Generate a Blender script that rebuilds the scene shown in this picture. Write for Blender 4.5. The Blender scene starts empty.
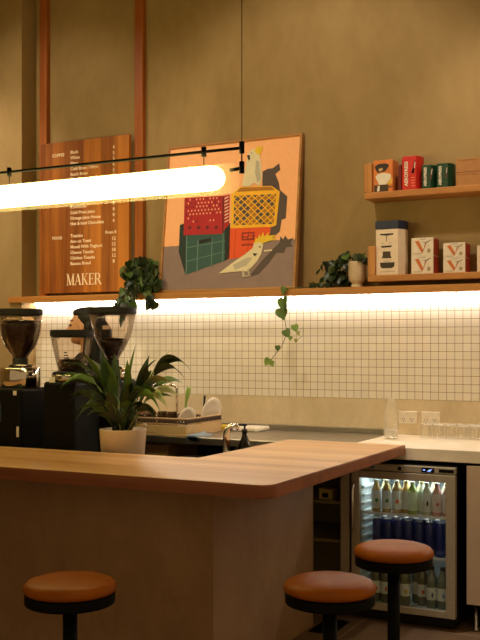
import bpy, bmesh, math, random
from mathutils import Vector, Matrix
random.seed(7)
PI = math.pi
SC = bpy.context.scene
COL = SC.collection
ORIG = {}

# ------------------------------------------------------------------ materials
MATS = {}
def srgb(r, g, b):
    f = lambda c: (c/255/12.92) if c/255 <= .04045 else ((c/255+.055)/1.055)**2.4
    return (f(r), f(g), f(b), 1)

def new_mat(name):
    m = bpy.data.materials.new(name); m.use_nodes = True
    nt = m.node_tree
    b = nt.nodes['Principled BSDF']
    return m, nt, b

def plain(name, rgb, rough=.5, metal=0, spec=.5, noise=0.06, nscale=30, bump=0, coat=0):
    """a solid colour with a slight procedural variation"""
    if name in MATS: return MATS[name]
    m, nt, b = new_mat(name)
    c = srgb(*rgb)
    tc = nt.nodes.new('ShaderNodeTexCoord')
    n = nt.nodes.new('ShaderNodeTexNoise'); n.inputs['Scale'].default_value = nscale; n.inputs['Detail'].default_value = 3
    nt.links.new(tc.outputs['Object'], n.inputs['Vector'])
    r = nt.nodes.new('ShaderNodeValToRGB')
    r.color_ramp.elements[0].position = .3; r.color_ramp.elements[1].position = .7
    r.color_ramp.elements[0].color = tuple(max(0, x*(1-noise)) for x in c[:3])+(1,)
    r.color_ramp.elements[1].color = tuple(min(1, x*(1+noise)) for x in c[:3])+(1,)
    nt.links.new(n.outputs['Fac'], r.inputs['Fac'])
    nt.links.new(r.outputs['Color'], b.inputs['Base Color'])
    b.inputs['Roughness'].default_value = rough
    b.inputs['Metallic'].default_value = metal
    b.inputs['Specular IOR Level'].default_value = spec
    b.inputs['Coat Weight'].default_value = coat
    if bump:
        bp = nt.nodes.new('ShaderNodeBump'); bp.inputs['Strength'].default_value = bump; bp.inputs['Distance'].default_value = .005
        nt.links.new(n.outputs['Fac'], bp.inputs['Height']); nt.links.new(bp.outputs['Normal'], b.inputs['Normal'])
    MATS[name] = m
    return m

def plaster(name, c1, c2, scale=1.6, rough=.75, bump=.15, c3=None):
    m, nt, b = new_mat(name)
    tc = nt.nodes.new('ShaderNodeTexCoord')
    n1 = nt.nodes.new('ShaderNodeTexNoise'); n1.inputs['Scale'].default_value = scale; n1.inputs['Detail'].default_value = 8; n1.inputs['Roughness'].default_value = .62; n1.inputs['Distortion'].default_value = .6
    n2 = nt.nodes.new('ShaderNodeTexNoise'); n2.inputs['Scale'].default_value = scale*11; n2.inputs['Detail'].default_value = 5
    mp = nt.nodes.new('ShaderNodeMapping'); mp.inputs['Rotation'].default_value = (.3, .6, .2); mp.inputs['Scale'].default_value = (1, 1, .55)
    nt.links.new(tc.outputs['Object'], mp.inputs['Vector'])
    nt.links.new(mp.outputs['Vector'], n1.inputs['Vector']); nt.links.new(mp.outputs['Vector'], n2.inputs['Vector'])
    mx = nt.nodes.new('ShaderNodeMath'); mx.operation = 'MULTIPLY_ADD'; mx.inputs[1].default_value = .25
    nt.links.new(n2.outputs['Fac'], mx.inputs[0]); nt.links.new(n1.outputs['Fac'], mx.inputs[2])
    r = nt.nodes.new('ShaderNodeValToRGB')
    r.color_ramp.elements[0].position = .42; r.color_ramp.elements[1].position = .82
    r.color_ramp.elements[0].color = srgb(*c1); r.color_ramp.elements[1].color = srgb(*c2)
    nt.links.new(mx.outputs[0], r.inputs['Fac']); nt.links.new(r.outputs['Color'], b.inputs['Base Color'])
    b.inputs['Roughness'].default_value = rough; b.inputs['Specular IOR Level'].default_value = .3
    bp = nt.nodes.new('ShaderNodeBump'); bp.inputs['Strength'].default_value = bump; bp.inputs['Distance'].default_value = .01
    nt.links.new(mx.outputs[0], bp.inputs['Height']); nt.links.new(bp.outputs['Normal'], b.inputs['Normal'])
    MATS[name] = m
    return m

def wood(name, c1, c2, axis='X', scale=1.0, rough=.35, board=0.0, spec=.5, ring=14):
    """grain that runs along one axis; board > 0 gives edge-glued staves of that width"""
    m, nt, b = new_mat(name)
    tc = nt.nodes.new('ShaderNodeTexCoord')
    mp = nt.nodes.new('ShaderNodeMapping')
    s = {'X': (.7, ring, ring), 'Y': (ring, .7, ring), 'Z': (ring, ring, .7)}[axis]
    mp.inputs['Scale'].default_value = tuple(v*scale for v in s)
    nt.links.new(tc.outputs['Object'], mp.inputs['Vector'])
    n1 = nt.nodes.new('ShaderNodeTexNoise'); n1.inputs['Scale'].default_value = 1.0; n1.inputs['Detail'].default_value = 6; n1.inputs['Distortion'].default_value = .4
    nt.links.new(mp.outputs['Vector'], n1.inputs['Vector'])
    n2 = nt.nodes.new('ShaderNodeTexNoise'); n2.inputs['Scale'].default_value = 6.0; n2.inputs['Detail'].default_value = 4
    nt.links.new(mp.outputs['Vector'], n2.inputs['Vector'])
    ma = nt.nodes.new('ShaderNodeMath'); ma.operation = 'MULTIPLY_ADD'; ma.inputs[1].default_value = .35
    nt.links.new(n2.outputs['Fac'], ma.inputs[0]); nt.links.new(n1.outputs['Fac'], ma.inputs[2])
    fac = ma.outputs[0]
    if board:
        sp = nt.nodes.new('ShaderNodeSeparateXYZ'); nt.links.new(tc.outputs['Object'], sp.inputs[0])
        dv = nt.nodes.new('ShaderNodeMath'); dv.operation = 'DIVIDE'; dv.inputs[1].default_value = board
        nt.links.new(sp.outputs[{'X': 'Y', 'Y': 'X', 'Z': 'X'}[axis]], dv.inputs[0])
        fl = nt.nodes.new('ShaderNodeMath'); fl.operation = 'FLOOR'; nt.links.new(dv.outputs[0], fl.inputs[0])
        wn = nt.nodes.new('ShaderNodeTexWhiteNoise'); wn.noise_dimensions = '1D'; nt.links.new(fl.outputs[0], wn.inputs['W'])
        a2 = nt.nodes.new('ShaderNodeMath'); a2.operation = 'MULTIPLY_ADD'; a2.inputs[1].default_value = .42
        nt.links.new(wn.outputs['Value'], a2.inputs[0]); nt.links.new(fac, a2.inputs[2])
        a3 = nt.nodes.new('ShaderNodeMath'); a3.operation = 'SUBTRACT'; a3.inputs[1].default_value = .2
        nt.links.new(a2.outputs[0], a3.inputs[0]); fac = a3.outputs[0]
    r = nt.nodes.new('ShaderNodeValToRGB')
    r.color_ramp.elements[0].position = .4; r.color_ramp.elements[1].position = .95
    r.color_ramp.elements[0].color = srgb(*c1); r.color_ramp.elements[1].color = srgb(*c2)
    nt.links.new(fac, r.inputs['Fac']); nt.links.new(r.outputs['Color'], b.inputs['Base Color'])
    b.inputs['Roughness'].default_value = rough; b.inputs['Specular IOR Level'].default_value = spec
    bp = nt.nodes.new('ShaderNodeBump'); bp.inputs['Strength'].default_value = .06; bp.inputs['Distance'].default_value = .003
    nt.links.new(n2.outputs['Fac'], bp.inputs['Height']); nt.links.new(bp.outputs['Normal'], b.inputs['Normal'])
    MATS[name] = m
    return m

def glass(name, tint=(1, 1, 1), refl=.6, rough=.02, blend=.25, diff=0.0, dcol=(255, 255, 255)):
    """thin clear sheet: see-through with a fresnel reflection, optionally a little milky"""
    m = bpy.data.materials.new(name); m.use_nodes = True
    nt = m.node_tree; nt.nodes.clear()
    out = nt.nodes.new('ShaderNodeOutputMaterial')
    tr = nt.nodes.new('ShaderNodeBsdfTransparent'); tr.inputs['Color'].default_value = tuple(tint)+(1,)
    gl = nt.nodes.new('ShaderNodeBsdfGlossy'); gl.inputs['Roughness'].default_value = rough
    lw = nt.nodes.new('ShaderNodeLayerWeight'); lw.inputs['Blend'].default_value = blend
    mu = nt.nodes.new('ShaderNodeMath'); mu.operation = 'MULTIPLY'; mu.inputs[1].default_value = refl
    nt.links.new(lw.outputs['Fresnel'], mu.inputs[0])
    last = tr
    if diff:
        df = nt.nodes.new('ShaderNodeBsdfDiffuse'); df.inputs['Color'].default_value = srgb(*dcol)
        tl = nt.nodes.new('ShaderNodeBsdfTranslucent'); tl.inputs['Color'].default_value = srgb(*dcol)
        ad = nt.nodes.new('ShaderNodeMixShader'); ad.inputs[0].default_value = .5
        nt.links.new(df.outputs[0], ad.inputs[1]); nt.links.new(tl.outputs[0], ad.inputs[2])
        md = nt.nodes.new('ShaderNodeMixShader'); md.inputs[0].default_value = diff
        nt.links.new(tr.outputs[0], md.inputs[1]); nt.links.new(ad.outputs[0], md.inputs[2]); last = md
    mx = nt.nodes.new('ShaderNodeMixShader')
    nt.links.new(mu.outputs[0], mx.inputs[0]); nt.links.new(last.outputs[0], mx.inputs[1]); nt.links.new(gl.outputs[0], mx.inputs[2])
    nt.links.new(mx.outputs[0], out.inputs['Surface'])
    MATS[name] = m
    return m

def emit(name, rgb, strength):
    m, nt, b = new_mat(name)
    b.inputs['Base Color'].default_value = (.8, .8, .8, 1)
    b.inputs['Emission Color'].default_value = srgb(*rgb)
    b.inputs['Emission Strength'].default_value = strength
    MATS[name] = m
    return m

def tiles(name, pitch, mortar, c1, c2, cm, off, rough=.25, axes='XZ', bump=.4):
    m, nt, b = new_mat(name)
    tc = nt.nodes.new('ShaderNodeTexCoord'); sp = nt.nodes.new('ShaderNodeSeparateXYZ'); cb = nt.nodes.new('ShaderNodeCombineXYZ')
    nt.links.new(tc.outputs['Object'], sp.inputs[0])
    for k, a in enumerate(axes):
        ad = nt.nodes.new('ShaderNodeMath'); ad.operation = 'ADD'; ad.inputs[1].default_value = off[k]
        nt.links.new(sp.outputs[a], ad.inputs[0]); nt.links.new(ad.outputs[0], cb.inputs[k])
    br = nt.nodes.new('ShaderNodeTexBrick'); br.offset = 0; br.squash = 1
    br.inputs['Scale'].default_value = 1; br.inputs['Brick Width'].default_value = pitch; br.inputs['Row Height'].default_value = pitch
    br.inputs['Mortar Size'].default_value = mortar; br.inputs['Mortar Smooth'].default_value = .1; br.inputs['Bias'].default_value = 0
    br.inputs['Color1'].default_value = srgb(*c1); br.inputs['Color2'].default_value = srgb(*c2); br.inputs['Mortar'].default_value = srgb(*cm)
    nt.links.new(cb.outputs[0], br.inputs['Vector'])
    col = br.outputs['Color']
    if axes == 'XY':
        n = nt.nodes.new('ShaderNodeTexNoise'); n.inputs['Scale'].default_value = 5; n.inputs['Detail'].default_value = 7
        nt.links.new(tc.outputs['Object'], n.inputs['Vector'])
        mixn = nt.nodes.new('ShaderNodeMix'); mixn.data_type = 'RGBA'; mixn.blend_type = 'MULTIPLY'; mixn.inputs[0].default_value = .5
        nt.links.new(col, mixn.inputs[6]); nt.links.new(n.outputs['Fac'], mixn.inputs[7]); col = mixn.outputs[2]
    nt.links.new(col, b.inputs['Base Color'])
    b.inputs['Roughness'].default_value = rough
    bp = nt.nodes.new('ShaderNodeBump'); bp.invert = True; bp.inputs['Strength'].default_value = bump; bp.inputs['Distance'].default_value = .002
    nt.links.new(br.outputs['Fac'], bp.inputs['Height']); nt.links.new(bp.outputs['Normal'], b.inputs['Normal'])
    MATS[name] = m
    return m

# ------------------------------------------------------------------ mesh builder (world coordinates)
class MB:
    def __init__(s):
        s.bm = bmesh.new(); s.mats = []
    def mi(s, mat):
        if mat is None: return 0
        if mat not in s.mats: s.mats.append(mat)
        return s.mats.index(mat)
    def _tag(s, faces, mat, smooth=False):
        i = s.mi(mat)
        for f in faces:
            f.material_index = i; f.smooth = smooth
    def box(s, x0, x1, y0, y1, z0, z1, bev=0, mat=None, seg=2):
        r = bmesh.ops.create_cube(s.bm, size=1)
        vs = r['verts']
        for v in vs:
            v.co = Vector(((x0+x1)/2+v.co.x*(x1-x0), (y0+y1)/2+v.co.y*(y1-y0), (z0+z1)/2+v.co.z*(z1-z0)))
        fs = set(f for v in vs for f in v.link_faces)
        if bev:
            es = set(e for v in vs for e in v.link_edges)
            rr = bmesh.ops.bevel(s.bm, geom=list(es), offset=bev, segments=seg, affect='EDGES', profile=.5)
            fs = set(f for f in rr['faces']) | set(f for f in fs if f.is_valid)
        s._tag(fs, mat)
        return s
    def lathe(s, prof, c=(0, 0, 0), n=32, mat=None, axis='Z', smooth=True, close=True, M=None):
        """prof: list of (radius, height)"""
        rings = []
        for r, h in prof:
            ring = []
            for k in range(n):
                a = 2*PI*k/n
                p = Vector((r*math.cos(a), r*math.sin(a), h))
                if axis == 'X': p = Vector((p.z, p.x, p.y))
                elif axis == 'Y': p = Vector((p.x, p.z, p.y))
                if M: p = M @ p
                ring.append(s.bm.verts.new(p+Vector(c)))
            rings.append(ring)
        fs = []
        for a, b in zip(rings, rings[1:]):
            for k in range(n):
                fs.append(s.bm.faces.new((a[k], a[(k+1) % n], b[(k+1) % n], b[k])))
        if close:
            if prof[0][0] > 1e-5: fs.append(s.bm.faces.new(rings[0][::-1]))
            if prof[-1][0] > 1e-5: fs.append(s.bm.faces.new(rings[-1]))
        s._tag(fs, mat, smooth)
        return s
    def cyl(s, c, r, h, n=24, mat=None, axis='Z', r2=None, bev=.0):
        r2 = r if r2 is None else r2
        if bev:
            pr = [(r-bev, 0), (r, bev), (r2, h-bev), (r2-bev, h)]
        else: pr = [(r, 0), (r2, h)]
        s.lathe(pr, c, n, mat, axis, smooth=False)
        for f in s.bm.faces:
            pass
        return s
    def tube(s, pts, r, n=8, mat=None, cap=True, closed=False):
        pts = [Vector(p) for p in pts]
        rad = r if isinstance(r, (list, tuple)) else [r]*len(pts)
        rings = []; m = len(pts); prev = None
        for i, p in enumerate(pts):
            if closed: t = pts[(i+1) % m]-pts[i-1]
            else: t = pts[min(i+1, m-1)]-pts[max(i-1, 0)]
            t.normalize()
            if prev is None:
                u = t.cross(Vector((0, 0, 1)))
                if u.length < .1: u = t.cross(Vector((1, 0, 0)))
            else: u = prev-t*prev.dot(t)
            u.normalize(); prev = u; w = t.cross(u)
            rings.append([s.bm.verts.new(p+(u*math.cos(2*PI*k/n)+w*math.sin(2*PI*k/n))*rad[i]) for k in range(n)])
        fs = []
        pr = list(zip(rings, rings[1:]))
        if closed: pr.append((rings[-1], rings[0]))
        for a, b in pr:
            for k in range(n): fs.append(s.bm.faces.new((a[k], a[(k+1) % n], b[(k+1) % n], b[k])))
        if cap and not closed:
            fs.append(s.bm.faces.new(rings[0][::-1])); fs.append(s.bm.faces.new(rings[-1]))
        s._tag(fs, mat, True)
        return s
    def prism(s, pts, z0, z1, mat=None, axis='Z', bev=0, smooth=False):
        """extrude a 2-D outline: axis Z -> (x,y); axis Y -> (x,z) from y=z0 to z1"""
        def P(a, b, h): return (a, b, h) if axis == 'Z' else ((a, h, b) if axis == 'Y' else (h, a, b))
        lo = [s.bm.verts.new(P(a, b, z0)) for a, b in pts]; hi = [s.bm.verts.new(P(a, b, z1)) for a, b in pts]
        n = len(pts)
        fs = [s.bm.faces.new(lo[::-1]), s.bm.faces.new(hi)]
        for k in range(n): fs.append(s.bm.faces.new((lo[k], lo[(k+1) % n], hi[(k+1) % n], hi[k])))
        if bev:
            es = set(e for f in fs[:2] for e in f.edges)
            rr = bmesh.ops.bevel(s.bm, geom=list(es), offset=bev, segments=3, affect='EDGES', profile=.5)
            fs = [f for f in fs if f.is_valid]+list(rr['faces'])
        s._tag(fs, mat, smooth)
        return s
    def poly(s, pts, mat=None):
        try:
            f = s.bm.faces.new([s.bm.verts.new(p) for p in pts]); s._tag([f], mat)
        except ValueError: pass
        return s
    def sphere(s, c, r, mat=None, u=16, v=10, M=None):
        rr = r if isinstance(r, (list, tuple)) else (r, r, r)
        R3 = M.to_3x3() if M else None; c = Vector(c)
        def V(x, y, z):
            p = Vector((x*rr[0], y*rr[1], z*rr[2]))
            if R3: p = R3 @ p
            return s.bm.verts.new(p+c)
        top = V(0, 0, 1); bot = V(0, 0, -1); rings = []
        for j in range(1, v):
            a = PI*j/v
            rings.append([V(math.sin(a)*math.cos(2*PI*k/u), math.sin(a)*math.sin(2*PI*k/u), math.cos(a)) for k in range(u)])
        fs = []; F = s.bm.faces.new
        for k in range(u):
            q = (k+1) % u
            fs.append(F((top, rings[0][k], rings[0][q]))); fs.append(F((bot, rings[-1][q], rings[-1][k])))
            for A, B in zip(rings, rings[1:]): fs.append(F((A[k], B[k], B[q], A[q])))
        s._tag(fs, mat, True)
        return s
    def mesh(s, me, M, mat=None):
        n0 = len(s.bm.verts); f0 = len(s.bm.faces)
        s.bm.from_mesh(me)
        s.bm.verts.ensure_lookup_table(); s.bm.faces.ensure_lookup_table()
        for v in s.bm.verts[n0:]: v.co = M @ v.co
        s._tag(s.bm.faces[f0:], mat)
        return s

def obj(name, mb, mat=None, parent=None, tri=False, recalc=True):
    bm = mb.bm
    if recalc: bmesh.ops.recalc_face_normals(bm, faces=bm.faces[:])
    o0 = ORIG.get(parent.name, Vector((0, 0, 0))) if parent else Vector((0, 0, 0))
    if parent:
        bmesh.ops.translate(bm, verts=bm.verts[:], vec=-o0)
    me = bpy.data.meshes.new(name); bm.to_mesh(me); bm.free()
    o = bpy.data.objects.new(name, me); COL.objects.link(o)
    if mb.mats:
        for m in mb.mats: me.materials.append(m)
    elif mat: me.materials.append(mat)
    if parent: o.parent = parent
    ORIG[o.name] = o0
    return o

def thing(name, label, cat, loc, group=None):
    o = bpy.data.objects.new(name, None); COL.objects.link(o)
    o.location = loc; o.empty_display_size = .05
    o['label'] = label; o['category'] = cat
    if group: o['group'] = group
    ORIG[o.name] = Vector(loc)
    return o
def tag(o, label, cat, group=None, kind=None):
    o['label'] = label; o['category'] = cat
    if group: o['group'] = group
    if kind: o['kind'] = kind
    return o
def single(name, mb, mat, label, cat, loc, group=None, kind=None):
    """a top-level thing that is one mesh, with its origin at its base"""
    bmesh.ops.translate(mb.bm, verts=mb.bm.verts[:], vec=-Vector(loc))
    o = obj(name, mb, mat); o.location = loc
    ORIG[o.name] = Vector(loc)
    return tag(o, label, cat, group, kind)
def struct(name, mb, mat, parent=None):
    o = obj(name, mb, mat, parent)
    if parent is None: o['kind'] = 'structure'
    return o
def dup(root, loc, label, group=None, rotz=None):
    r = root.copy(); COL.objects.link(r); r.location = loc; r['label'] = label
    if group: r['group'] = group
    if rotz is not None: r.rotation_euler = (0, 0, rotz)
    for ch in list(root.children):
        c = ch.copy(); COL.objects.link(c); c.parent = r
        for g in list(ch.children):
            d = g.copy(); COL.objects.link(d); d.parent = c
    return r

def text_mesh(s, size, align='LEFT', bold=0):
    cu = bpy.data.curves.new('txt', 'FONT'); cu.body = s; cu.size = size; cu.align_x = align
    cu.resolution_u = 2; cu.extrude = .0004; cu.offset = bold
    t = bpy.data.objects.new('txt', cu); COL.objects.link(t)
    bpy.context.view_layer.update()
    me = bpy.data.meshes.new_from_object(t.evaluated_get(bpy.context.evaluated_depsgraph_get()))
    bpy.data.objects.remove(t)
    return me
FRONT = Matrix(((1, 0, 0, 0), (0, 0, -1, 0), (0, 1, 0, 0), (0, 0, 0, 1)))      # text plane -> facing -Y
def put_text(mb, s, x, y, z, size, align='LEFT', mat=None, rot=0, bold=0):
    M = Matrix.Translation((x, y, z)) @ FRONT @ Matrix.Rotation(rot, 4, 'Z')
    mb.mesh(text_mesh(s, size, align, bold), M, mat)

def leaf(mb, base, tip, width, droop=.1, side=None, mat=None, n=9, fold=.25, heart=False, twist=0):
    """a curved blade from base to tip, arching upwards by droop, folded along its midrib"""
    base = Vector(base); tip = Vector(tip); d = tip-base; L = d.length
    up = Vector((0, 0, 1))
    if side is None:
        side = d.cross(up)
        if side.length < 1e-4: side = Vector((1, 0, 0))
    side = Vector(side).normalized()
    if twist: side = Matrix.Rotation(twist, 3, d.normalized()) @ side
    rows = []
    for i in range(n+1):
        t = i/n
        p = base+d*t+up*(droop*4*t*(1-t)*L)
        if heart: w = width*(math.sin(PI*min(1, t*1.02+.0))**.6)*(1.25-.9*t) if 0 < t < 1 else 0.0
        else: w = width*max(0, math.sin(PI*t**.85))**1.15
        tang = d+up*(droop*4*(1-2*t)*L); nrm = side.cross(tang).normalized()
        rows.append((p-side*w+nrm*w*fold, p, p+side*w+nrm*w*fold))
    vs = [[mb.bm.verts.new(q) for q in r] for r in rows]
    fs = []
    for a, b in zip(vs, vs[1:]):
        for k in (0, 1): fs.append(mb.bm.faces.new((a[k], a[k+1], b[k+1], b[k])))
    mb._tag(fs, mat, True)

def blobmesh(spheres, voxel, smooth=4):
    """union of many spheres / ellipsoids into one continuous skin"""
    mb = MB()
    for c, r, M in spheres: mb.sphere(c, r, None, 14, 9, M)
    me = bpy.data.meshes.new('b'); mb.bm.to_mesh(me); mb.bm.free()
    o = bpy.data.objects.new('b', me); COL.objects.link(o)
    md = o.modifiers.new('r', 'REMESH'); md.mode = 'VOXEL'; md.voxel_size = voxel; md.use_smooth_shade = True
    sm = o.modifiers.new('s', 'SMOOTH'); sm.iterations = smooth; sm.factor = .5
    bpy.context.view_layer.update()
    out = bpy.data.meshes.new_from_object(o.evaluated_get(bpy.context.evaluated_depsgraph_get()))
    bpy.data.objects.remove(o)
    return out
def chain(pts, n=8):
    """spheres that sweep along (x,y,z,r) points"""
    res = []
    for a, b in zip(pts, pts[1:]):
        for i in range(n+1):
            t = i/n
            q = [a[k]+(b[k]-a[k])*t for k in range(4)]
            res.append(((q[0], q[1], q[2]), q[3], None))
    return res
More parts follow.
